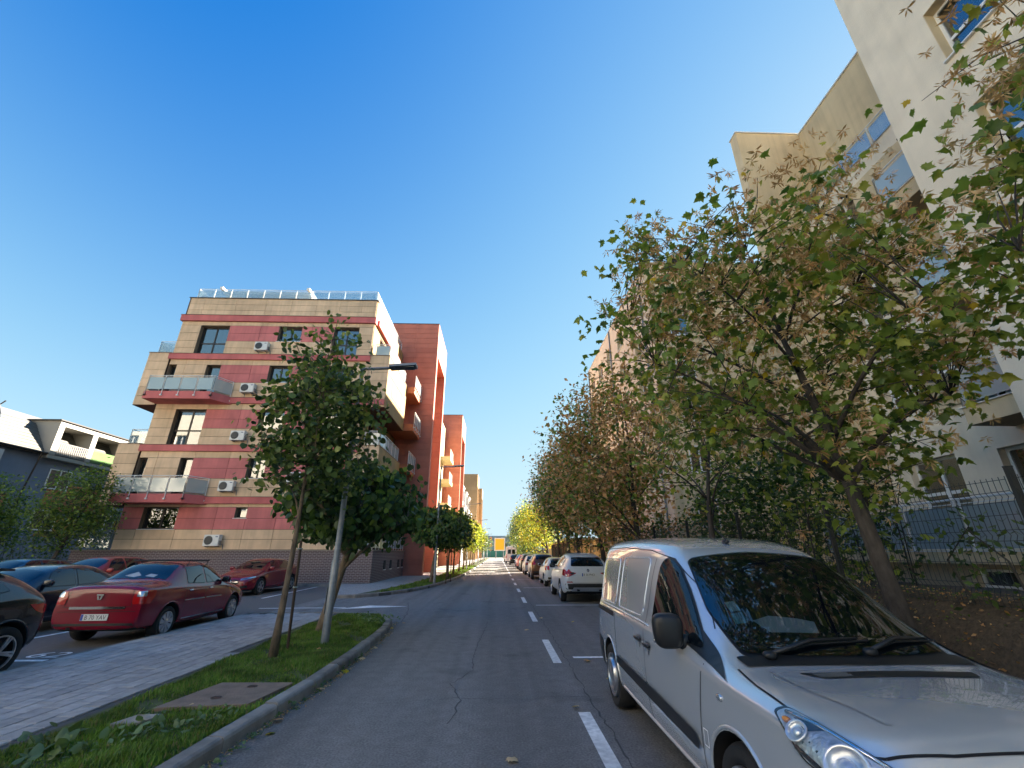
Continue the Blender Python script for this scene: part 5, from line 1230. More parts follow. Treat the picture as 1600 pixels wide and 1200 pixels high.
mb_.patch('grille', 'F', [(-.40, .50), (-.30, .44), (.30, .44), (.40, .50), (.36, .62), (-.36, .62)], black_plastic, .006, rad=.03)
mb_.line('grille_bar', 'F', [(-.36, .545), (-.1, .545)], chrome, w=.03, off=.016); mb_.line('grille_bar', 'F', [(.1, .545), (.36, .545)], chrome, w=.03, off=.016)
h = mb_.hit('F', 0, .545); b = MB(); c0 = h[0] + Vector((0, .03, 0)); q = MB()
n0 = 26; ring = [(c0.x + .088 * math.cos(t), c0.y, c0.z + .088 * math.sin(t)) for t in [2 * math.pi * i / n0 for i in range(n0 + 1)]]; b.tube(ring, .010, 6)
for k in range(3):
    a = math.pi / 2 + k * 2 * math.pi / 3; b.add([(c0.x + .086 * math.cos(a), c0.y, c0.z + .086 * math.sin(a)), (c0.x + .018 * math.cos(a + 1.05), c0.y, c0.z + .018 * math.sin(a + 1.05)), (c0.x + .018 * math.cos(a - 1.05), c0.y, c0.z + .018 * math.sin(a - 1.05)), (c0.x, c0.y + .012, c0.z)], [(0, 1, 3), (0, 3, 2)])
b.build('star_emblem', chrome, mb_.root, recentre=False, world=False)
mb_.plate('F', .37, x=-.0, off=.03)
# --- cars along the right kerb, seen from behind
white = paint('paint_white', (.62, .63, .64), rough=.35)
GR = 'cars parked along the right kerb'
x3 = Car('suv_car', (3.2, 16.6 + 2.31, 0), 0, SUV, (.88, 3.68), .355, .42, white, 'white SUV with red L-shaped lamps parked just beyond the silver van', GR, wheel='five', track_in=.02)
def suv_glass(c, sl=1, sz=1):
    q = lambda P: [(u * sl, z * sz) for u, z in P]
    c.windows([q([(1.65, 1.14), (2.42, 1.15), (2.43, 1.54), (2.15, 1.53), (1.95, 1.44)]), q([(2.5, 1.15), (3.3, 1.17), (3.28, 1.53), (2.5, 1.545)]), q([(3.37, 1.18), (3.88, 1.24), (3.75, 1.44), (3.37, 1.52)])])
    c.patch('windscreen', 'T', [(1.24 * sl, -.63), (1.2 * sl, 0), (1.24 * sl, .63), (1.88 * sl, .56), (1.95 * sl, 0), (1.88 * sl, -.56)], car_glass, .006, rad=.05)
suv_glass(x3); x3.mirror(1.62, 1.14, black_plastic, (.24, .12, .17)); seams(x3, (1.38, 2.46, 3.34), .4, 1.1)
x3.patch('rear_window', 'B', [(-.60, 1.20), (.60, 1.20), (.53, 1.50), (-.53, 1.50)], car_glass, .006, rad=.06)
x3.patch('bumper_black', 'B', [(-.80, .46), (.80, .46), (.84, .64), (-.84, .64)], black_plastic, .006, rad=.03)
x3.patch('bumper_skirt', 'B', [(-.62, .40), (.62, .40), (.55, .52), (-.55, .52)], alloy, .016, rad=.03)
for d, sg in (('R', 1), ('L', -1)):
    x3.patch('tail_light', 'B', [(sg * .42, .98), (sg * .60, .90), (sg * .70, .86), (sg * .82, .87), (sg * .84, 1.10), (sg * .66, 1.10), (sg * .60, 1.02)], lamp_red, .008, rad=.02)
    x3.patch('tail_light', d, [(4.22, .92), (4.52, .88), (4.5, 1.08), (4.3, 1.10)], lamp_red, .006, rad=.02)
    x3.patch('lamp_core', 'B', [(sg * .50, .96), (sg * .64, .93), (sg * .64, .99), (sg * .52, 1.01)], black_plastic, .012)
    x3.patch('reflector', 'B', [(sg * .58, .68), (sg * .78, .68), (sg * .78, .71), (sg * .58, .71)], lamp_red, .01)
    x3.line('exhaust', 'B', [(sg * .44, .44), (sg * .34, .44)], black_plastic, w=.06, off=.03)
    x3.line('roof_rail', d, [(2.0, 1.60), (3.7, 1.61)], alloy, w=.03, off=.03)
x3.line('tailgate_seam', 'B', [(-.62, .72), (-.58, .66), (.58, .66), (.62, .72)], w=.01)
x3.plate('B', .93, 'B 50 PHO')
h = x3.hit('B', 0, 1.07); b = MB(); b.lathe([(0, 0), (.0, .03)], 'y', 20, tuple(h[0] + Vector((0, -.022, 0))), 1); b.lathe([(0, .03), (-.006, .034), (0, .045), (.01, .045)], 'y', 20, tuple(h[0] + Vector((0, -.02, 0))), 0)
for a0 in (0, math.pi): b.add([tuple(h[0] + Vector((0, -.024, 0)))] + [tuple(h[0] + Vector((.029 * math.cos(a0 + i * .262), -.024, .029 * math.sin(a0 + i * .262)))) for i in range(7)], [(0, i, i + 1) for i in range(1, 7)], 2)
b.build('roundel_emblem', [mat('emblem_black', (.01, .01, .01), .2), plate_blue, plate_w], x3.root, recentre=False, world=False)
def rear_dress(c, sl, sz, sw=1, hi=True, plate='', zl=(.80, 1.02)):
    c.patch('rear_window', 'B', [(-.52 * sw, 1.10 * sz), (.52 * sw, 1.10 * sz), (.47 * sw, 1.34 * sz), (-.47 * sw, 1.34 * sz)], car_glass, .006, rad=.05)
    for sg in (1, -1): c.patch('tail_light', 'B', [(sg * .58, zl[0]), (sg * .80, zl[0]), (sg * .80, zl[1]), (sg * .60, zl[1])], lamp_red, .008, rad=.04)
    for d in 'RL': c.patch('tail_light', d, [(3.95 * sl, zl[0]), (4.14 * sl, zl[0]), (4.12 * sl, zl[1]), (3.98 * sl, zl[1])], lamp_red, .006, rad=.02)
    c.plate('B', .72 * sz); c.line('bumper_seam', 'B', [(-.7 * sw, .42 * sz), (.7 * sw, .42 * sz)], black_plastic, w=.10, off=.01)
wh = Car('hatchback_car', (3.27, 24.5 + 2.0, 0), 0, dims(HATCH, .97, .96, 1.0), (.8, 3.28), .31, .37, white, 'white hatchback ahead of the white SUV', GR, wheel='five'); hatch_glass(wh, .96, 1.0, .97); wh.mirror(1.45, 1.0, white); rear_dress(wh, .96, 1, .97)
brn = paint('paint_copper_brown', (.20, .085, .03), metal=.5, rough=.3)
bsuv = Car('suv_car', (3.05, 30.9 + 2.2, 0), 0, dims(SUV, .97, .95, .99), (.84, 3.5), .34, .41, brn, 'copper brown SUV ahead of the white hatchback', GR, wheel='five'); suv_glass(bsuv, .95, .99); bsuv.mirror(1.55, 1.12, black_plastic); rear_dress(bsuv, 1.06, 1.13, 1.05, zl=(.92, 1.12))
wh2 = Car('saloon_car', (2.95, 37.6 + 2.1, 0), 0, SEDAN, (.8, 3.43), .31, .37, white, 'white saloon ahead of the copper brown SUV', GR, wheel='five'); sedan_glass(wh2); wh2.mirror(1.48, 1.0, white)
for sg in (1, -1): wh2.patch('tail_light', 'B', [(sg * .52, .74), (sg * .74, .74), (sg * .74, .93), (sg * .54, .93)], lamp_red, .008, rad=.03)
grs = paint('paint_graphite', (.05, .05, .05), metal=.4, rough=.3)
gs = Car('suv_car', (2.95, 44.2 + 2.2, 0), 0, dims(SUV, .97, .95, .98), (.84, 3.5), .34, .41, grs, 'graphite SUV with pale roof ahead of the white saloon', GR, wheel='five'); suv_glass(gs, .95, .98); rear_dress(gs, 1.06, 1.12, 1.05, zl=(.92, 1.12))
rd = Car('hatchback_car', (2.9, 51.2 + 2, 0), 0, dims(HATCH, .98, .97, 1.02), (.8, 3.3), .31, .37, paint('paint_signal_red', (.45, .02, .02), rough=.3), 'bright red hatchback far along the right kerb', GR, wheel='five'); hatch_glass(rd, .97, 1.02); rear_dress(rd, .97, 1.02)
bl = Car('hatchback_car', (3.1, 60.5 + 2, 0), 0, dims(HATCH, 1, 1, 1.03), (.8, 3.4), .31, .37, paint('paint_mid_blue', (.03, .12, .32), metal=.3, rough=.3), 'mid blue hatchback ahead of the red one', GR, wheel='five'); hatch_glass(bl, 1, 1.03); rear_dress(bl, 1, 1.03)
bk_ = Car('hatchback_car', (2.5, 69 + 2, 0), 0, dims(HATCH, 1, 1, 1.03), (.8, 3.4), .31, .37, blk, 'black hatchback with red lamps in front of the tall white van', GR, wheel='five'); hatch_glass(bk_, 1, 1.03); rear_dress(bk_, 1, 1.03)
VAN2 = [(0, .35, .7, .85, .7, .6), (.1, .28, .9, 1.05, .88, .6), (.5, .25, 1.05, 1.2, .98, .6), (.95, .25, 1.2, 1.35, 1.0, .8), (1.3, .25, 1.25, 1.8, 1.0, .84), (1.8, .25, 1.28, 2.45, 1.0, .86), (2.3, .25, 1.3, 2.72, 1.0, .88), (3.5, .25, 1.3, 2.75, 1.0, .88), (5.0, .25, 1.3, 2.75, 1.0, .88), (5.75, .28, 1.3, 2.73, .98, .87), (5.9, .35, 1.28, 2.65, .95, .84)]
wv = Car('panel_van', (2.15, 77 + 2.95, 0), 0, VAN2, (1.0, 4.6), .36, .43, white, 'tall white panel van far along the right kerb', cat='van', wheel='cap')
for sg in (1, -1): wv.patch('rear_window', 'B', [(sg * .08, 1.5), (sg * .66, 1.5), (sg * .6, 2.2), (sg * .08, 2.2)], car_glass, .006, rad=.06); wv.patch('tail_light', 'B', [(sg * .76, .9), (sg * .88, .9), (sg * .86, 1.5), (sg * .78, 1.5)], lamp_red, .006)
wv.line('door_seam', 'B', [(0, .5), (0, 2.5)], w=.02); wv.plate('B', .62)
for i, (y_, p_, l_) in enumerate(((90, grs, 'dark grey hatchback beyond the tall white van'), (97, blk, 'black hatchback farthest along the right kerb'))):
    c_ = Car('hatchback_car', (2.0, y_, 0), 0, HATCH, (.8, 3.4), .31, .37, p_, l_, GR, wheel='five'); hatch_glass(c_); rear_dress(c_, 1, 1)
# ------------------------------------------------------------------ foliage
def fan(outline, centre):
    v = [centre] + outline; n = len(outline); return np.array(v, float), np.array([(0, i + 1, (i + 1) % n + 1) for i in range(n)])
def maple_leaf(seed, fold=.16):
    r_ = np.random.default_rng(seed); kx, tw, cu = r_.uniform(.78, 1.1), r_.normal(0, .25), r_.uniform(.05, .55)
    half = [(.0, .0), (.17, -.06), (.20, .08), (.46, .10), (.36, .25), (.58, .52), (.34, .50), (.26, .60), (.20, .70)]
    pts = [(x, y) for x, y in half] + [(0, 1.0)] + [(-x, y) for x, y in half[:0:-1]]
    out = [(x * kx * (1 - .25 * fold) + r_.normal(0, .025), y + r_.normal(0, .025), -fold * abs(x) * 1.2 - cu * (y - .3) ** 2 + tw * x * (y - .4) + r_.normal(0, .035)) for x, y in pts]
    return fan(out, (0, .34, .03))
def round_leaf(seed, fold=.2):
    r_ = np.random.default_rng(seed)
    pts = [(0, .06), (.26, 0), (.45, .22), (.46, .48), (.30, .76), (0, 1.0), (-.30, .76), (-.46, .48), (-.45, .22), (-.26, 0)]
    return fan([(x, y, -fold * abs(x) - .2 * (y - .4) ** 2 + r_.normal(0, .02)) for x, y in pts], (0, .4, .04))
def slim_leaf(seed):
    return np.array([(0, 0, 0), (.28, .4, -.06), (0, 1, -.1), (-.28, .4, -.06)], float), np.array([(0, 1, 2), (0, 2, 3)])
def samara(seed):
    r_ = np.random.default_rng(seed); V, F = [], []
    for k in range(11):
        a = r_.uniform(0, 6.28); e = r_.uniform(-1.3, .3); d = np.array([math.cos(a) * math.cos(e), math.sin(a) * math.cos(e), math.sin(e)]); s_ = np.cross(d, [0, 0, 1.0]) + r_.normal(0, .2, 3); s_ /= np.linalg.norm(s_)
        o = r_.normal(0, .12, 3); n = len(V); V += [o, o + d * .45 + s_ * .13, o + d * .9 + s_ * .05, o + d * .5 - s_ * .06]; F += [(n, n + 1, n + 2), (n, n + 2, n + 3)]
    return np.array(V), np.array(F)
TPL = {'maple': [maple_leaf(i, (.1, .3, .55, .2, .75, .4)[i]) for i in range(6)], 'round': [round_leaf(i) for i in range(3)], 'slim': [slim_leaf(0)], 'seed': [samara(i) for i in range(4)]}
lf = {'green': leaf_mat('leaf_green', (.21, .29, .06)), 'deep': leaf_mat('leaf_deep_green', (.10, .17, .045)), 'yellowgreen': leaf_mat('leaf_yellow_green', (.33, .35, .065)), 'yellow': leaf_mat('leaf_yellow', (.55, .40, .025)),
      'brown': leaf_mat('seed_brown', (.52, .31, .15), .25), 'tan': leaf_mat('seed_tan', (.62, .44, .24), .25), 'rust': leaf_mat('leaf_rust', (.48, .27, .115), .3), 'linden': leaf_mat('leaf_linden', (.12, .18, .05), .35), 'linden_light': leaf_mat('leaf_linden_light', (.26, .31, .09), .4),
      'dark': leaf_mat('leaf_dark', (.05, .09, .03), .2), 'lime': leaf_mat('leaf_lime', (.15, .20, .025), .55), 'blue': leaf_mat('needle_green', (.075, .115, .04), .2)}
def bez(a, b, c, n=7): return [a * (1 - t) ** 2 + b * 2 * t * (1 - t) + c * t * t for t in [i / n for i in range(n + 1)]]
def tree(name, label, base, top, cc, cr, ncl, per, mix, tr, fork=.5, limbs=9, group=None, seed=1, sig=.22, bk=None, void=3, droop=None, singles=0, cat='tree', lean=(0, 0), bias=.45, shape=None, stems=1, vm=1.0, twig=True, trunk_to=None, low=0):
    """trunk with limbs that reach leaf clusters; mix: list of (template, material key, size, weight(relative height 0..1))"""
    r_ = np.random.default_rng(seed); root = empty(name, base, label, cat, group); B = np.array(base, float); cc = np.array(cc, float); cr = np.array(cr, float)
    vc = cc + r_.normal(0, .55, (void, 3)) * cr; vr = r_.uniform(.22, .42, void) * cr.mean() * vm
    C = []
    while len(C) < ncl:
        d = r_.normal(0, 1, 3); d /= np.linalg.norm(d); rad = r_.uniform(.12, 1) ** bias; lump = 1 + .16 * math.sin(d[0] * 5 + seed) * math.cos(d[1] * 4 + d[2] * 5 + seed * 2)
        p = cc + d * rad * cr * lump
        if shape and not shape(p): continue
        if any(np.linalg.norm((p - v) / np.array([1, 1, .8])) < q for v, q in zip(vc, vr)): continue
        C.append(p)
    C = np.array(C)
    mb = MB(); nodes = []; rads = []
    fz = fork; tips = []
    starts = []
    for sidx in range(stems):
        off = np.array([r_.normal(0, .12), r_.normal(0, .12), 0]) * (stems > 1); fp = np.array([cc[0] * .6 + B[0] * .4 + lean[0], cc[1] * .6 + B[1] * .4 + lean[1], 0]) + off * 4
        f_ = np.array([B[0] + (fp[0] - B[0]) * .5, B[1] + (fp[1] - B[1]) * .5, fz]); lead = np.array([cc[0], cc[1], trunk_to or cc[2] + cr[2] * .45]) + off * 6
        pts = [B + off * .3 + (0, 0, -.05), B * .8 + f_ * .2 + off * .3 + (0, 0, (f_[2] - B[2]) * .02)] + bez(B * .65 + f_ * .35 + off * .4, f_ + r_.normal(0, .04, 3), f_ * .45 + lead * .55 + r_.normal(0, .08, 3), 6) + [lead]
        k = len(pts); rr_ = [tr * (1.25 if i == 0 else (1 - .85 * i / k)) / (1 if stems == 1 else 1.5) for i in range(k)]
        mb.tube([tuple(p) for p in pts], rr_, 10)
        for i in range(2, k): nodes.append(pts[i]); rads.append(rr_[i]); 
        starts += [(pts[i], rr_[i]) for i in range(3, k - 1)]
    trunk = mb.build('trunk', bk or bark, root, smooth=True)
    # limbs
    mb = MB(); chosen = [C[r_.integers(len(C))]]
    for _ in range(limbs - 1):
        d = np.min([np.linalg.norm(C - c, axis=1) for c in chosen], axis=0); chosen.append(C[int(np.argmax(d * r_.uniform(.6, 1, len(d))))])
    for t in chosen:
        cand = [s for s in starts[low:] if s[0][2] < t[2] + .3] or starts[low:]; s = min(cand, key=lambda s: abs(np.linalg.norm(s[0][:2] - t[:2]) * .75 - (t[2] - s[0][2])) + r_.uniform(0, .4))
        mid = s[0] * .5 + t * .5 + np.array([0, 0, .12 * np.linalg.norm(t - s[0])]) + r_.normal(0, .08, 3); pts = bez(s[0], mid, t * .93 + s[0] * .07, 7); q = [max(.008, s[1] * .55 * (1 - .8 * i / 7)) for i in range(8)]
        mb.tube([tuple(p) for p in pts], q, 6); nodes += pts[2:]; rads += q[2:]
    if limbs: mb.build('limb', bk or bark, root, smooth=True)
    N = np.array(nodes)
    if twig:
        mb = MB()
        for c in C:
            i = int(np.argmin(np.linalg.norm(N - c, axis=1) + np.where(N[:, 2] > c[2] + .2, .4, 0))); a = N[i]; L = np.linalg.norm(c - a)
            mid = (a + c) / 2 + np.array([0, 0, .1 * L]) + r_.normal(0, .05 * L, 3); mb.tube([tuple(a), tuple(mid), tuple(c)], [min(rads[i], .006 + .006 * L), .005 + .003 * L, .003], 3, caps=False)
        tag(mb.build('twigs', bk or bark, root), kind='stuff')
    # leaves
    zlo, zhi = C[:, 2].min(), C[:, 2].max(); parts = {}
    keys = sorted({m[1] for m in mix}); Vs, Fs, Ms, nv = [], [], [], 0; allp = []
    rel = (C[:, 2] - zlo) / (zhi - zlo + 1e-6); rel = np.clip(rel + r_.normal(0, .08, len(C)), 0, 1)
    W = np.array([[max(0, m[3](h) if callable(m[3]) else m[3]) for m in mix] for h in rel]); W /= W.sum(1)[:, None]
    pick = []
    for ci in range(len(C)):
        w2 = W[ci] ** 1.0; dom = r_.choice(len(mix), p=w2)     # clusters lean to one kind
        k = r_.poisson(per) + 1; ch = np.where(r_.random(k) < .55, dom, r_.choice(len(mix), k, p=w2)); pick += [(ci, c) for c in ch]
    pick = np.array(pick); P = C[pick[:, 0]] + r_.normal(0, 1, (len(pick), 3)) * np.array([sig, sig, sig * .8]); S = np.array([mix[c][2] for c in pick[:, 1]]) * r_.uniform(.65, 1.25, len(pick))
    Rm = rand_rot(len(pick), droop)
    order = np.argsort(np.linalg.norm(P - np.array([0, 0, CAM_H]), axis=1) / S) if singles else None
    single = np.zeros(len(pick), bool)
    if singles:
        vis = [i for i in order if P[i][1] > .2 and mix[pick[i, 1]][0] != 'seed'][:singles]; single[vis] = True
    for mi_, m in enumerate(mix):
        T = TPL[m[0]]
        for ti, (tv, tf) in enumerate(T):
            sel = (pick[:, 1] == mi_) & (np.arange(len(pick)) % len(T) == ti) & ~single
            if not sel.any(): continue
            v, f = scatter(tv, tf, P[sel], Rm[sel], S[sel]); Vs.append(v); Fs.append(f + nv); nv += len(v); Ms.append(np.full(len(f), keys.index(m[1])))
    V = np.concatenate(Vs); F = np.concatenate(Fs); off = np.array([cc[0], cc[1], zlo])
    me = fast_mesh('crown', V - off, F, [lf[k] for k in keys], np.concatenate(Ms))
    cro = link('crown', me, root, Vector(off) - Vector(base)); tag(cro, kind='stuff')
    if singles:
        cache = {}
        for i in np.where(single)[0]:
            m = mix[pick[i, 1]]; T = TPL[m[0]]; ti = i % len(T); key = (m[0], m[1], ti)
            if key not in cache: cache[key] = fast_mesh('leaf', T[ti][0], T[ti][1], [lf[m[1]]])
            o = link('leaf', cache[key], cro); o.matrix_basis = Matrix.Translation(Vector(P[i] - off)) @ Matrix([list(Rm[i][0]), list(Rm[i][1]), list(Rm[i][2])]).to_4x4() @ Matrix.Scale(float(S[i]), 4)
    return root
up = lambda a, b: (lambda h: a + (b - a) * h)
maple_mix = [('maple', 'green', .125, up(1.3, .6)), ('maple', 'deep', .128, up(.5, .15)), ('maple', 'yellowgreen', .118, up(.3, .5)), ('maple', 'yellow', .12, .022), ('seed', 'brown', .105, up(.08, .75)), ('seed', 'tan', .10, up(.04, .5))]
GR_R = 'trees along the right side garden fence'
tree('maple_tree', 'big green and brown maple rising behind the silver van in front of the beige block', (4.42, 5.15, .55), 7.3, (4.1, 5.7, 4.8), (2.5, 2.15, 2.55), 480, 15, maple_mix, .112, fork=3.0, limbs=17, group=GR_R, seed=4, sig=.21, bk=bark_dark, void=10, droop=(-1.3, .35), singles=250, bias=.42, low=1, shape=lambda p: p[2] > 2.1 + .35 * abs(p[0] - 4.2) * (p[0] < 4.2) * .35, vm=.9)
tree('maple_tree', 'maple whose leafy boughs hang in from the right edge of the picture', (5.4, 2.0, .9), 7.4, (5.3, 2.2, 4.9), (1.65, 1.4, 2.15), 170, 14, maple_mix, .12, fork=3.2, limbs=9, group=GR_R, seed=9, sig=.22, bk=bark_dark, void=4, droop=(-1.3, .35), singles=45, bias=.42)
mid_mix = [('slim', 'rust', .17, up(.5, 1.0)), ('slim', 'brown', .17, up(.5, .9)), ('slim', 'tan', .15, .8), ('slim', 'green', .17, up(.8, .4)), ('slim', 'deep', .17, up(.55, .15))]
dk_mix = [('slim', 'deep', .18, 1.0), ('slim', 'dark', .18, .9), ('slim', 'green', .17, .5), ('slim', 'tan', .12, .12)]
tree('garden_tree', 'slender dark stemmed tree with thin green and tan crown just left of the big maple', (4.75, 10.0, 1.1), 5.6, (4.9, 10.4, 3.9), (1.7, 1.6, 1.7), 110, 12, [('slim', 'green', .14, 1), ('slim', 'yellowgreen', .14, .5), ('slim', 'tan', .12, .5), ('slim', 'deep', .14, .6)], .085, fork=2.8, limbs=7, group=GR_R, seed=13, sig=.25, bk=bark_dark)
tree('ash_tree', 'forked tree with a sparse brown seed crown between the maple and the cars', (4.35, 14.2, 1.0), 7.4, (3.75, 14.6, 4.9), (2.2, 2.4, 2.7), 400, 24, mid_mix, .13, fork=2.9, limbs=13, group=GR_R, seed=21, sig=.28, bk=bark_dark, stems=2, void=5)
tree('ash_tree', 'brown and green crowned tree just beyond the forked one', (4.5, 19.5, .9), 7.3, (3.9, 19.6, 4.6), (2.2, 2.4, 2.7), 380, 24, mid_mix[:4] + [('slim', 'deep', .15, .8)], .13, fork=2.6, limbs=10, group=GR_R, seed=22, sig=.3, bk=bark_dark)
tree('ash_tree', 'dark green crowned tree standing beyond the white SUV', (4.35, 24.5, .8), 8.2, (3.85, 24.5, 4.5), (1.95, 2.3, 2.1), 300, 24, dk_mix, .14, fork=2.5, limbs=8, group=GR_R, seed=23, sig=.3, bk=bark_dark, void=1)
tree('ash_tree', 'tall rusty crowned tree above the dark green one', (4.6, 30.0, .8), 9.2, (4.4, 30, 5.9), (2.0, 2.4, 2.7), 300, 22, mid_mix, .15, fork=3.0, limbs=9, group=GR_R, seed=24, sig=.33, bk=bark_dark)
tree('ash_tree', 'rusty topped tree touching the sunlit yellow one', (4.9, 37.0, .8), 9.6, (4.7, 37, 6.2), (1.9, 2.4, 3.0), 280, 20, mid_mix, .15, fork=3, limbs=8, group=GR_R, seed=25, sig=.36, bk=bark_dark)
yel_mix = [('slim', 'yellow', .19, .3), ('slim', 'lime', .19, 1.1), ('slim', 'yellowgreen', .19, .8), ('slim', 'deep', .19, .4), ('slim', 'green', .19, .5)]
tree('yellow_tree', 'sunlit yellow green tree leaning over the parked cars', (4.9, 44.0, .3), 7.4, (4.1, 44.5, 4.6), (2.3, 2.5, 2.3), 260, 18, yel_mix, .13, fork=2.4, limbs=8, group=GR_R, seed=26, sig=.36, bk=bark_dark)
tree('yellow_tree', 'second sunlit yellow tree lower and farther than the first', (5.1, 51.0, .1), 7.2, (4.4, 51, 4.2), (2.3, 2.8, 2.3), 240, 18, yel_mix, .13, fork=2.2, limbs=7, group=GR_R, seed=27, sig=.4, bk=bark_dark)
for i, (y, h, x, w, l) in enumerate(((60, 8.2, 4.3, 1.6, 'grey green tree behind the yellow ones'), (68, 9.0, 3.9, 1.6, 'pointed grey green tree in the middle of the far row'), (78, 9.6, 4.0, 1.9, 'tall grey green tree near the white van'), (90, 9.8, 4.1, 2.0, 'dark tree in the far row beyond the white van'), (104, 9.0, 4.2, 2.2, 'farthest tree of the right-hand row'))):
    tree('far_tree', l, (x + .6, y, 0), h, (x, y, h * .53), (w, 2.2, h * .44), 220, 18, [('slim', 'blue', .26, 1), ('slim', 'deep', .26, .6), ('slim', 'yellowgreen', .24, .25)], .13, fork=1.8, limbs=5, group=GR_R, seed=30 + i, sig=.42, bk=bark_dark, void=2)
# left verge
GR_L = 'young street trees on the left verge'
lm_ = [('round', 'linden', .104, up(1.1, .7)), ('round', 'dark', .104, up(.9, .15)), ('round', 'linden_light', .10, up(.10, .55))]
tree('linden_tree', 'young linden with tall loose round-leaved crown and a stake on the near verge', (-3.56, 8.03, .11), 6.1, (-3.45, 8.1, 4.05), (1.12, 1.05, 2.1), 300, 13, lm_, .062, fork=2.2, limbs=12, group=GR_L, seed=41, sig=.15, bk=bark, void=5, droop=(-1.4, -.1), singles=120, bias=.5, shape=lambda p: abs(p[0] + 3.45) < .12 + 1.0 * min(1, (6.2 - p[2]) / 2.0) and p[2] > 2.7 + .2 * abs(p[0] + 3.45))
tree('catalpa_tree', 'dense dark umbrella crowned tree right behind the near lamp post', (-3.64, 10.25, .11), 3.6, (-3.35, 10.7, 2.72), (1.55, 1.4, .88), 260, 14, [('round', 'dark', .15, 1.3), ('round', 'deep', .15, .7), ('round', 'green', .14, up(0, .7))], .12, fork=1.7, limbs=8, group=GR_L, seed=42, sig=.17, bk=bark, void=1, droop=(-1.5, -.5), bias=.38, lean=(.25, 0), trunk_to=2.9)
ball = [('round', 'dark', .20, 1), ('round', 'deep', .2, .8), ('round', 'green', .19, up(0, .5))]
tree('catalpa_tree', 'dark ball crowned tree behind the second lamp post', (-3.75, 26.3, .11), 4.2, (-3.4, 26.6, 3.1), (1.6, 1.6, 1.1), 190, 12, ball, .10, fork=1.7, limbs=6, group=GR_L, seed=43, sig=.2, void=1, droop=(-1.5, -.5), bias=.38, trunk_to=3)
tree('catalpa_tree', 'second dark ball crowned tree close behind the first ball', (-3.35, 31.0, .11), 4.2, (-3.2, 31, 3.0), (1.5, 1.5, 1.15), 150, 12, ball, .09, fork=1.7, limbs=5, group=GR_L, seed=44, sig=.22, void=1, bias=.38, trunk_to=3)
lit = [('slim', 'lime', .24, 1.0), ('slim', 'green', .24, .5), ('slim', 'yellowgreen', .24, .6)]
for i, y in enumerate((36.5, 41.5, 46.5, 51.5, 56.5, 61.5, 66.5)):
    tree('street_tree', ('%s of the sunlit lime green trees beyond the ball crowns' % ('nearest', 'second', 'third', 'fourth', 'fifth', 'sixth', 'farthest')[i]), (-3.5, y, .11), 4.6, (-3.35 + .12 * (i % 3), y, 3.35 + .2 * (i % 2)), (1.45, 1.5, 1.4), 110, 12, lit, .085, fork=1.8, limbs=5, group=GR_L, seed=50 + i, sig=.26, void=1, trunk_to=3.2)
for i, y in enumerate((76, 84, 92, 100, 110)):
    tree('street_tree', ('%s of the dark trees far down the left verge' % ('nearest', 'second', 'third', 'fourth', 'farthest')[i]), (-3.3, y, .11), 4.6, (-3.2, y, 3.4), (1.7, 1.7, 1.5), 80, 12, dk_mix, .09, fork=1.7, limbs=4, group=GR_L, seed=60 + i, sig=.3, void=1, trunk_to=3.2)
# behind the car park
GR_B = 'trees behind the left car park'
bkm = [('slim', 'deep', .17, 1), ('slim', 'green', .17, .8), ('slim', 'dark', .16, .4)]
tree('garden_tree', 'bushy dark tree at the left edge behind the parked cars', (-25.2, 22.5, 0), 5.4, (-25.3, 22.5, 3.5), (1.75, 1.7, 1.8), 300, 20, bkm, .12, fork=1.4, limbs=8, group=GR_B, seed=71, sig=.3, bk=bark_dark)
tree('garden_tree', 'dark tree with visible forked stems beside the panelled block', (-22.4, 23.6, 0), 5.9, (-21.7, 23.6, 3.9), (1.75, 1.7, 1.95), 300, 18, bkm, .12, fork=1.4, limbs=10, group=GR_B, seed=72, sig=.27, bk=bark_dark, stems=2)
tree('garden_tree', 'small tree in the gap between the mansard house and the panelled block', (-26.6, 32, 0), 6, (-26.4, 32, 3.6), (1.9, 2, 2.3), 150, 11, bkm, .1, fork=1.5, limbs=6, group=GR_B, seed=73, sig=.3, bk=bark_dark)
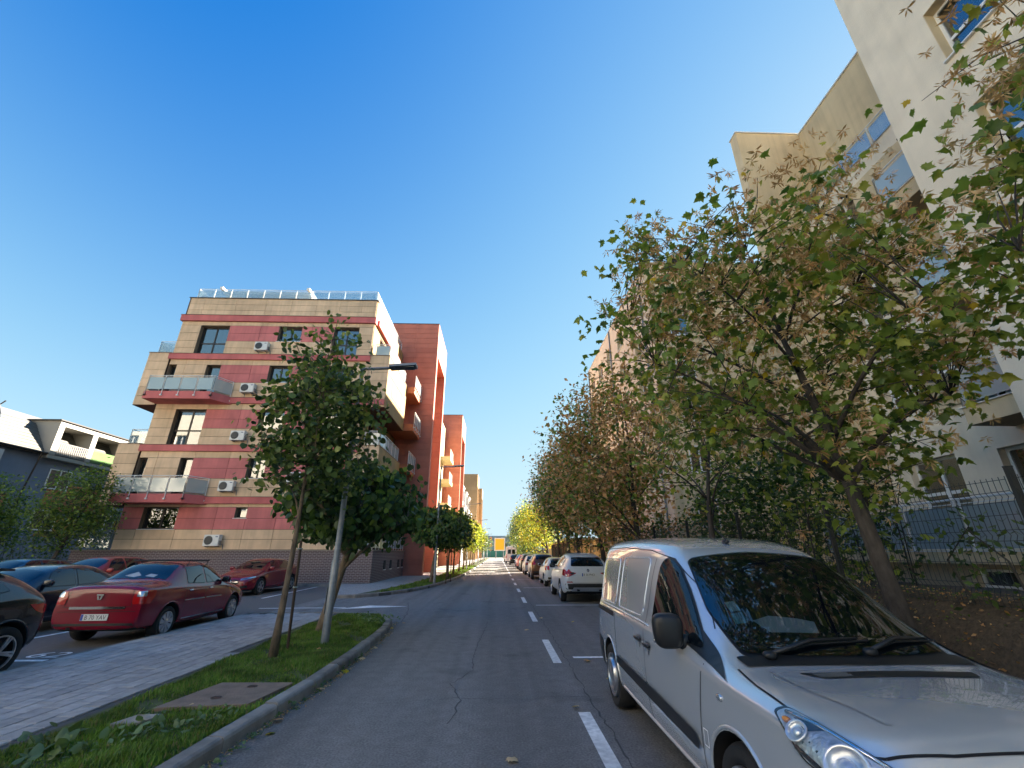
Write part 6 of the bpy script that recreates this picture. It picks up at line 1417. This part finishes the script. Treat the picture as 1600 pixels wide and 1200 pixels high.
def mass(name, label, boxes, n, mix, seed, cat='hedge', kind=None, group=None):
    """leafy mass filling boxes (x0,x1,y0,y1,z0,z1): hedge or shrub with a twiggy core"""
    r_ = np.random.default_rng(seed); b0 = boxes[0]; root = empty(name, ((b0[0] + b0[1]) / 2, (b0[2] + b0[3]) / 2, b0[4]), label, cat, group); P = []
    tot = sum((b[1] - b[0] + .3) * (b[3] - b[2] + .3) * (b[5] - b[4]) for b in boxes)
    mb = MB()
    for b in boxes:
        k = int(n * (b[1] - b[0] + .3) * (b[3] - b[2] + .3) * (b[5] - b[4]) / tot); u = r_.beta(.6, .6, (k, 3)); u[:, 2] = r_.beta(1.1, .8, k)
        P.append(np.array([b[0], b[2], b[4]]) + u * np.array([b[1] - b[0], b[3] - b[2], b[5] - b[4]]) + r_.normal(0, .09, (k, 3)))
        for _ in range(max(5, int((b[1] - b[0] + b[3] - b[2]) * 2))):
            x, y = r_.uniform(b[0], b[1]), r_.uniform(b[2], b[3]); mb.tube([(x, y, b[4] - .05), (x + r_.normal(0, .1), y + r_.normal(0, .1), (b[4] + b[5]) / 2), (x + r_.normal(0, .25), y + r_.normal(0, .25), b[5] * .95 + b[4] * .05)], [.018, .012, .005], 4)
    tag(mb.build('stems', bark_dark, root), kind='stuff')
    P = np.concatenate(P); w = np.array([m[3] for m in mix], float); w /= w.sum(); ch = r_.choice(len(mix), len(P), p=w); Vs, Fs, Ms, nv = [], [], [], 0; Rm = rand_rot(len(P), (-1.0, .9)); keys = [m[1] for m in mix]
    for i, m in enumerate(mix):
        sel = ch == i
        if not sel.any(): continue
        tv, tf = TPL[m[0]][0]; v, f = scatter(tv, tf, P[sel], Rm[sel], m[2] * r_.uniform(.6, 1.3, sel.sum())); Vs.append(v); Fs.append(f + nv); nv += len(v); Ms.append(np.full(len(f), i))
    off = np.array(root.location); me = fast_mesh('foliage', np.concatenate(Vs) - off, np.concatenate(Fs), [lf[k] for k in keys], np.concatenate(Ms)); tag(link('foliage', me, root), kind='stuff'); return root
mass('hedge', 'tall dark hedge closing the car park below the mansard house', [(-46, -25.5, 27.6, 28.4, 0, 2.9), (-26.2, -25.4, 24.5, 28, 0, 2.8)], 5200, [('slim', 'dark', .17, 1), ('slim', 'deep', .16, .5)], 81)
mass('evergreen_shrub', 'dark green shrub behind the fence beside the slender tree', [(5.4, 7.4, 7.9, 12.4, 1.1, 3.3), (5.7, 7.0, 8.6, 11.4, 3.2, 4.0)], 7500, [('slim', 'dark', .14, 1.3), ('slim', 'deep', .14, .8), ('slim', 'green', .12, .2)], 82, 'shrub')
mass('garden_shrub', 'thin leafy shrub on the fence just left of the maple trunk', [(5.15, 5.7, 6.5, 8.4, 1.15, 2.6)], 620, [('slim', 'green', .10, 1), ('slim', 'yellowgreen', .10, .5), ('slim', 'tan', .09, .3)], 83, 'shrub')
mass('fence_creeper', 'leafy sprigs climbing the wire fence at the right edge', [(4.95, 5.25, 3.6, 5.0, 1.2, 1.95)], 330, [('slim', 'deep', .085, 1), ('slim', 'dark', .08, .8)], 84, 'creeper')
mass('garden_shrub', 'tangled shrubs behind the fence beyond the slender tree', [(5.4, 7.2, 13.0, 24, .9, 2.8)], 5200, [('slim', 'deep', .13, 1), ('slim', 'rust', .12, .7), ('slim', 'dark', .13, .8)], 85, 'shrub')
# ------------------------------------------------------------------ street furniture and ground cover
lamp_m = galv; lamp_dark = mat('lamp_underside', (.06, .065, .07), .35)
def street_lamp(x, y, label, H=5.56, arm=.62):
    r_ = empty('street_lamp', (x, y, .11), label, 'street lamp', 'street lamps on the left verge')
    b = MB(); b.tube([(0, 0, -.1), (0, 0, 1.4), (0, 0, 1.42), (0, 0, H)], [.07, .07, .056, .042], 14); b.build('post', lamp_m, r_, world=False, recentre=False, smooth=35)
    b = MB(); b.box(-.075, -.069, -.05, .05, .5, .95); b.build('service_door', lamp_m, r_, world=False, recentre=False)
    b = MB(); b.tube([(-.02, 0, H - .03), (arm, 0, H)], .032, 10); b.lathe([(-.03, 0), (-.03, .05), (.03, .05), (.03, 0)], 'z', 12, (0, 0, H - .02)); b.build('arm', lamp_m, r_, world=False, recentre=False, smooth=35)
    b = MB(); b.xprism([(-.13, -.01), (.13, -.01), (.12, .05), (-.12, .05)], 'x', arm, arm + .60); b.v = [(vx, vy, vz + H + (vx - arm) * .08) for vx, vy, vz in b.v]; hd = b.build('lamp_head', lamp_m, r_, world=False, recentre=False, fixn=True)
    b = MB(); b.box(arm + .1, arm + .55, -.10, .10, H - .012 + .012, H + .02); b.build('lens', lamp_dark, hd, world=False, recentre=False)
    return r_
for i, (x, y, l) in enumerate(((-3.13, 9.05, 'tall grey steel lamp post on the near verge beside the stout trunk'), (-3.45, 25.6, 'second grey lamp post standing against the ball crowned tree'), (-3.2, 46.5, 'third lamp post, among the sunlit trees'), (-3.1, 70, 'fourth lamp post far down the left verge'), (-3.1, 96, 'fifth lamp post near the far end of the verge'), (-3.1, 124, 'last lamp post at the far end of the left verge'))):
    street_lamp(x, y, l, 5.45 if i == 0 else 6.3, .62 if i == 0 else .75)
wood = mat('stake_wood', (.09, .06, .04), .9, var=.35, scale=14, bump=.5, bscale=60, stretch=(1, 1, .2))
def stake(x, y, h, label, lean=(0, 0), tie=True, tx=None):
    r_ = empty('tree_stake', (x, y, .1), label, 'stake', 'wooden stakes at the young trees')
    b = MB(); b.tube([(0, 0, -.1), (lean[0], lean[1], h)], [.026, .024], 8); b.build('pole', wood, r_, world=False, recentre=False, smooth=40)
    if tie:
        for z in tie: b = MB(); b.tube([(lean[0] * z / h + .035 * math.cos(t), lean[1] * z / h + .035 * math.sin(t), z) for t in [i * .7 for i in range(10)]], .012, 5); b.build('tie', mat('tie_band', (.30, .36, .34), .8), r_, world=False, recentre=False)
stake(-3.52, 8.45, 1.75, 'wooden stake tied to the near linden', (.03, -.25), (1.0, 1.62))
for i, (x, y) in enumerate(((-3.05, 27.6), (-2.95, 29.2), (-3.1, 32.5))): stake(x, y, 2.0, ('first', 'second', 'third')[i] + ' thin stake under the ball crowned trees', (0, 0), (1.2,))
# wire fence on the bank
wire = mat('fence_wire', (.03, .033, .034), .5)
gfence = empty('wire_fence', (5.0, 20, 1.1), 'green grey wire mesh fence with steel posts on top of the bank', 'fence')
prof = [(0, 0), (0, .12), (.03, .17), (0, .22), (0, .62), (.03, .67), (0, .72), (0, .98), (.03, 1.03), (0, 1.08), (0, 1.22)]
b = MB(); n = 46; Lp = 2.56
for i in range(n):
    y = -Lp / 2 + Lp * i / (n - 1); b.tube([(x, y, z) for x, z in prof], .0036, 3, caps=False)
for z in (.02, .12, .22, .42, .62, .72, .86, .98, 1.08, 1.19): b.tube([(0.003, -Lp / 2, z), (0.003, Lp / 2, z)], .003, 4, caps=False)
o = b.build('wire_panel', wire, recentre=False); wm = o.data; bpy.data.objects.remove(o)
b = MB(); b.box(-.03, .03, -.02, .02, -.3, 1.3); b.box(-.032, .032, -.022, .022, 1.3, 1.315); o = b.build('post', wire, recentre=False); pmesh = o.data; bpy.data.objects.remove(o)
for k in range(-3, 16):
    y = 6.75 + 2.62 * k; z = 1.14 if y < 43 else .15
    link('post', pmesh, gfence, (0.04, y - 20, z - 1.1)); link('wire_panel', wm, gfence, (0, y + 1.31 - 20, z - 1.1))
# dark railings farther along the right side (behind the yellow trees)
rf = empty('iron_railing', (5.3, 70, 0), 'dark iron railing along the sunlit far gardens on the right', 'fence')
b = MB()
for i in range(160): b.box(5.28, 5.31, 50 + i * .3, 50.05 + i * .3, 0, 2.0)
b.box(5.27, 5.32, 50, 98, .3, .36); b.box(5.27, 5.32, 50, 98, 1.75, 1.8); tag(b.build('bars', black_plastic, rf), kind='stuff')
# covers in the verge
cov = mat('cover_concrete', (.21, .155, .12), .9, var=.2, scale=6, bump=.5, bscale=40)
c1 = empty('utility_cover', (-3.0, 6.0, .11), 'rusty brown square access cover set in the near verge', 'access cover')
b = MB(); b.prism([(-3.58, 5.50), (-2.66, 5.60), (-2.53, 6.42), (-3.42, 6.44)], .10, .152); b.build('lid', cov, c1, fixn=True, bevel=.006)
for x, y in ((-3.12, 5.82), (-2.95, 6.25)):
    b = MB(); b.lathe([(0, 0), (0, .045), (.002, .05), (.002, .06)], 'z', 14, (x, y, .1535)); b.build('lifting_eye', black_plastic, c1)
c2 = empty('concrete_slab', (-3.45, 5.12, .11), 'small pale concrete slab half grown over in the verge', 'slab')
b = MB(); b.prism([(-3.62, 5.0), (-3.36, 5.02), (-3.30, 5.27), (-3.54, 5.26)], .10, .165); b.build('slab_top', mat('slab_pale', (.30, .27, .23), .9, var=.2, scale=8, bump=.4, bscale=50), c2, fixn=True)
# grass
gm = [leaf_mat('grass_green', (.14, .235, .04), .35, .6, .35), leaf_mat('grass_deep', (.085, .165, .03), .35, .6, .35), leaf_mat('grass_straw', (.24, .21, .09), .3, .7)]
def grass(name, poly, n, h, seed, wd=.006, z=.115, avoid=()):
    r_ = np.random.default_rng(seed); xs = [p[0] for p in poly]; ys = [p[1] for p in poly]; P = []
    while len(P) < n:
        c = np.stack([r_.uniform(min(xs), max(xs), 4000), r_.uniform(min(ys), max(ys), 4000)], 1)
        ok = np.array([inside(poly, *q) and not any(inside(a, *q) for a in avoid) for q in c]); nz = np.sin(c[:, 0] * 3.3 + seed) * np.sin(c[:, 1] * 2.1 + c[:, 0]) + .5 * np.sin(c[:, 0] * 9 + c[:, 1] * 7.3); ok &= r_.random(len(c)) < np.clip(1.15 - .75 * np.maximum(nz - .25, 0) * 1.6, .05, 1); P += list(c[ok])
    P = np.array(P[:n]); k = len(P); hh = h * r_.uniform(.45, 1.25, k) * (.75 + .5 * np.sin(P[:, 0] * 5.1 + seed) * np.cos(P[:, 1] * 3.7)); a = r_.uniform(0, 6.28, k); ln = r_.uniform(.1, .75, k) * hh
    d = np.stack([np.cos(a), np.sin(a)], 1); q = np.stack([-d[:, 1], d[:, 0]], 1) * wd
    base = np.concatenate([P, np.full((k, 1), z)], 1); b0 = base.copy(); b0[:, :2] -= q; b1 = base.copy(); b1[:, :2] += q; m_ = base.copy(); m_[:, :2] += d * (ln * .35)[:, None]; m_[:, 2] += hh * .6; t = base.copy(); t[:, :2] += d * ln[:, None]; t[:, 2] += hh
    m0 = m_.copy(); m0[:, :2] -= q * .7; m1 = m_.copy(); m1[:, :2] += q * .7
    V = np.stack([b0, b1, m1, m0, t], 1).reshape(-1, 3); i = np.arange(k)[:, None] * 5; F = np.concatenate([i + [0, 1, 2], i + [0, 2, 3], i + [3, 2, 4]]); pick = r_.choice(3, k, p=[.55, .37, .08]); mi = np.concatenate([pick] * 3)
    o = link(name, fast_mesh(name, V, F, gm, mi)); return tag(o, 'short green grass on the verge', 'grass', None, 'stuff')
lids = ([(-3.6, 5.47), (-2.63, 5.56), (-2.5, 6.45), (-3.44, 6.48)], [(-3.62, 5.0), (-3.36, 5.02), (-3.30, 5.27), (-3.54, 5.26)])
g1 = [p for p in near_lawn if p[1] > 2.9]; g1 = [(-4.15, 2.8), (-2.64, 2.8)] + g1
o = grass('grass', [(x + ((.12 + .05 * math.sin(y * 4)) if x < -3.7 else -.02), y) for x, y in g1], 62000, .065, 1, avoid=lids); o['label'] = 'short grass on the near verge around the lamp post'
o = grass('grass', [(-5.0, 19.9), (-4.2, 21.8), (-3.65, 24.1), (-3.3, 27.4), (-2.95, 33), (-2.8, 40), (-2.8, 60), (-4.25, 60), (-4.3, 40), (-4.35, 33), (-4.55, 27), (-4.95, 23)], 26000, .085, 2, .014); o['label'] = 'grass on the far verge under the row of trees'
# broad-leaved weeds and clover
def weeds(name, label, spots, seed):
    r_ = np.random.default_rng(seed); P, S = [], []
    for x, y, rad, k, s in spots:
        for _ in range(k): P.append((x + r_.normal(0, rad), y + r_.normal(0, rad), .12 + abs(r_.normal(.02, .025)))); S.append(s * r_.uniform(.5, 1.2))
    tv, tf = TPL['round'][1]; tv = tv * np.array([.75, 1, 1]); v, f = scatter(tv, tf, np.array(P), rand_rot(len(P), (-.1, .9)), S); return tag(link(name, fast_mesh(name, v, f, [leaf_mat('weed_leaf', (.13, .20, .085), .3)])), label, 'weeds', None, 'stuff')
weeds('weeds', 'broad pale leaved weeds at the front of the near verge', [(-3.35, 4.55, .16, 46, .085), (-3.7, 4.5, .12, 26, .11), (-3.05, 4.95, .12, 40, .07), (-2.85, 5.35, .10, 36, .06), (-3.3, 5.0, .10, 24, .08), (-3.5, 5.35, .07, 18, .07), (-3.9, 4.75, .1, 14, .10)], 5)
weeds('clover', 'clover and leafy clump at the tip of the near verge', [(-3.1, 12.1, .28, 130, .07), (-2.85, 11.5, .16, 60, .06), (-3.4, 12.7, .2, 60, .06)], 6)
weeds('gutter_weeds', 'weeds growing in the joint below the near kerb', [(-2.36 + .02 * math.sin(k), 4.3 + .28 * k, .03, 7 if k % 3 else 16, .045) for k in range(16)], 7)
for o in scene.objects:
    if o.name == 'gutter_weeds': o.location.z = -.11; o.location.x = .04
# fallen leaves
r_ = np.random.default_rng(17); spots = [(-2.28, 6.7), (-2.25, 7.4), (-2.2, 7.55), (-2.3, 9.3), (-2.42, 10.6), (-2.5, 11.6), (.92, 5.9), (.72, 4.3), (.1, 4.6), (-.2, 4.05), (1.5, 8.1), (1.6, 7.1), (.62, 11.2), (-2.3, 5.6), (-2.2, 5.2), (1.2, 13.2), (-3.0, 9.4), (-3.5, 6.9), (-3.3, 5.6), (-3.05, 8.6), (-2.95, 4.4), (-2.2, 8.4), (-2.4, 12.3), (1.9, 12.4)]
tv, tf = TPL['maple'][0]
lmesh = [fast_mesh('fallen_leaf', tv * np.array([1, 1, 1.6]), tf, [lf[k]]) for k in ('tan', 'yellow', 'rust')]
for i, (x, y) in enumerate(spots):
    z = .135 if (-4.2 < x < -2.62) else .012; o = link('fallen_leaf', lmesh[(i * 5) % 3 if i % 4 else 0], None, (x, y, z + .01), (r_.uniform(-.3, .3), r_.uniform(-.3, .3), r_.uniform(0, 6)), (.12 * r_.uniform(.7, 1.2),) * 3)
    tag(o, *(('dry fallen leaf lying in the grass of the near verge', 'leaf', 'fallen leaves in the near verge') if z > .1 else ('dry fallen leaf lying in the gutter along the near kerb', 'leaf', 'fallen leaves in the gutter') if x < -1 else ('dry fallen leaf lying on the open asphalt', 'leaf', 'fallen leaves on the asphalt')))
# litter of small dry leaves on the bank and in the gutter
k = 5200; P = np.stack([r_.uniform(4.4, 5.6, k), r_.uniform(.5, 16, k), np.zeros(k)], 1); P[:, 2] = np.interp(P[:, 0], bank_x, bank_z) + r_.uniform(.0, .05, k)
v, f = scatter(*TPL['slim'][0], P, rand_rot(k, (-.8, .8)), r_.uniform(.02, .055, k)); tag(link('leaf_litter', fast_mesh('leaf_litter', v, f, [lf['rust'], lf['deep'], lf['tan']], np.repeat(r_.choice(3, k, p=[.45, .47, .08]), 2))), 'dry leaves and ivy covering the bank below the fence', 'leaf litter', None, 'stuff')
k = 1500; P = np.stack([np.interp(r_.uniform(3, 12.5, k), [3, 5, 6.5, 8.5, 10.9, 12.2], [-2.5, -2.42, -2.33, -2.33, -2.42, -2.62]), np.zeros(k), np.full(k, .008)], 1); yv = r_.uniform(3, 12.5, k); P[:, 1] = yv; P[:, 0] = np.interp(yv, [3, 5, 6.5, 8.5, 10.9, 12.2], [-2.5, -2.42, -2.33, -2.33, -2.42, -2.62]) + np.abs(r_.normal(0, .05, k)) + .01
v, f = scatter(*TPL['slim'][0], P, rand_rot(k, (-.3, .5)), r_.uniform(.012, .035, k)); tag(link('gutter_debris', fast_mesh('gutter_debris', v, f, [lf['rust'], lf['tan'], lf['deep']], np.repeat(r_.choice(3, k), 2))), 'crumbled leaves and grit in the gutter below the kerb', 'debris', None, 'stuff')
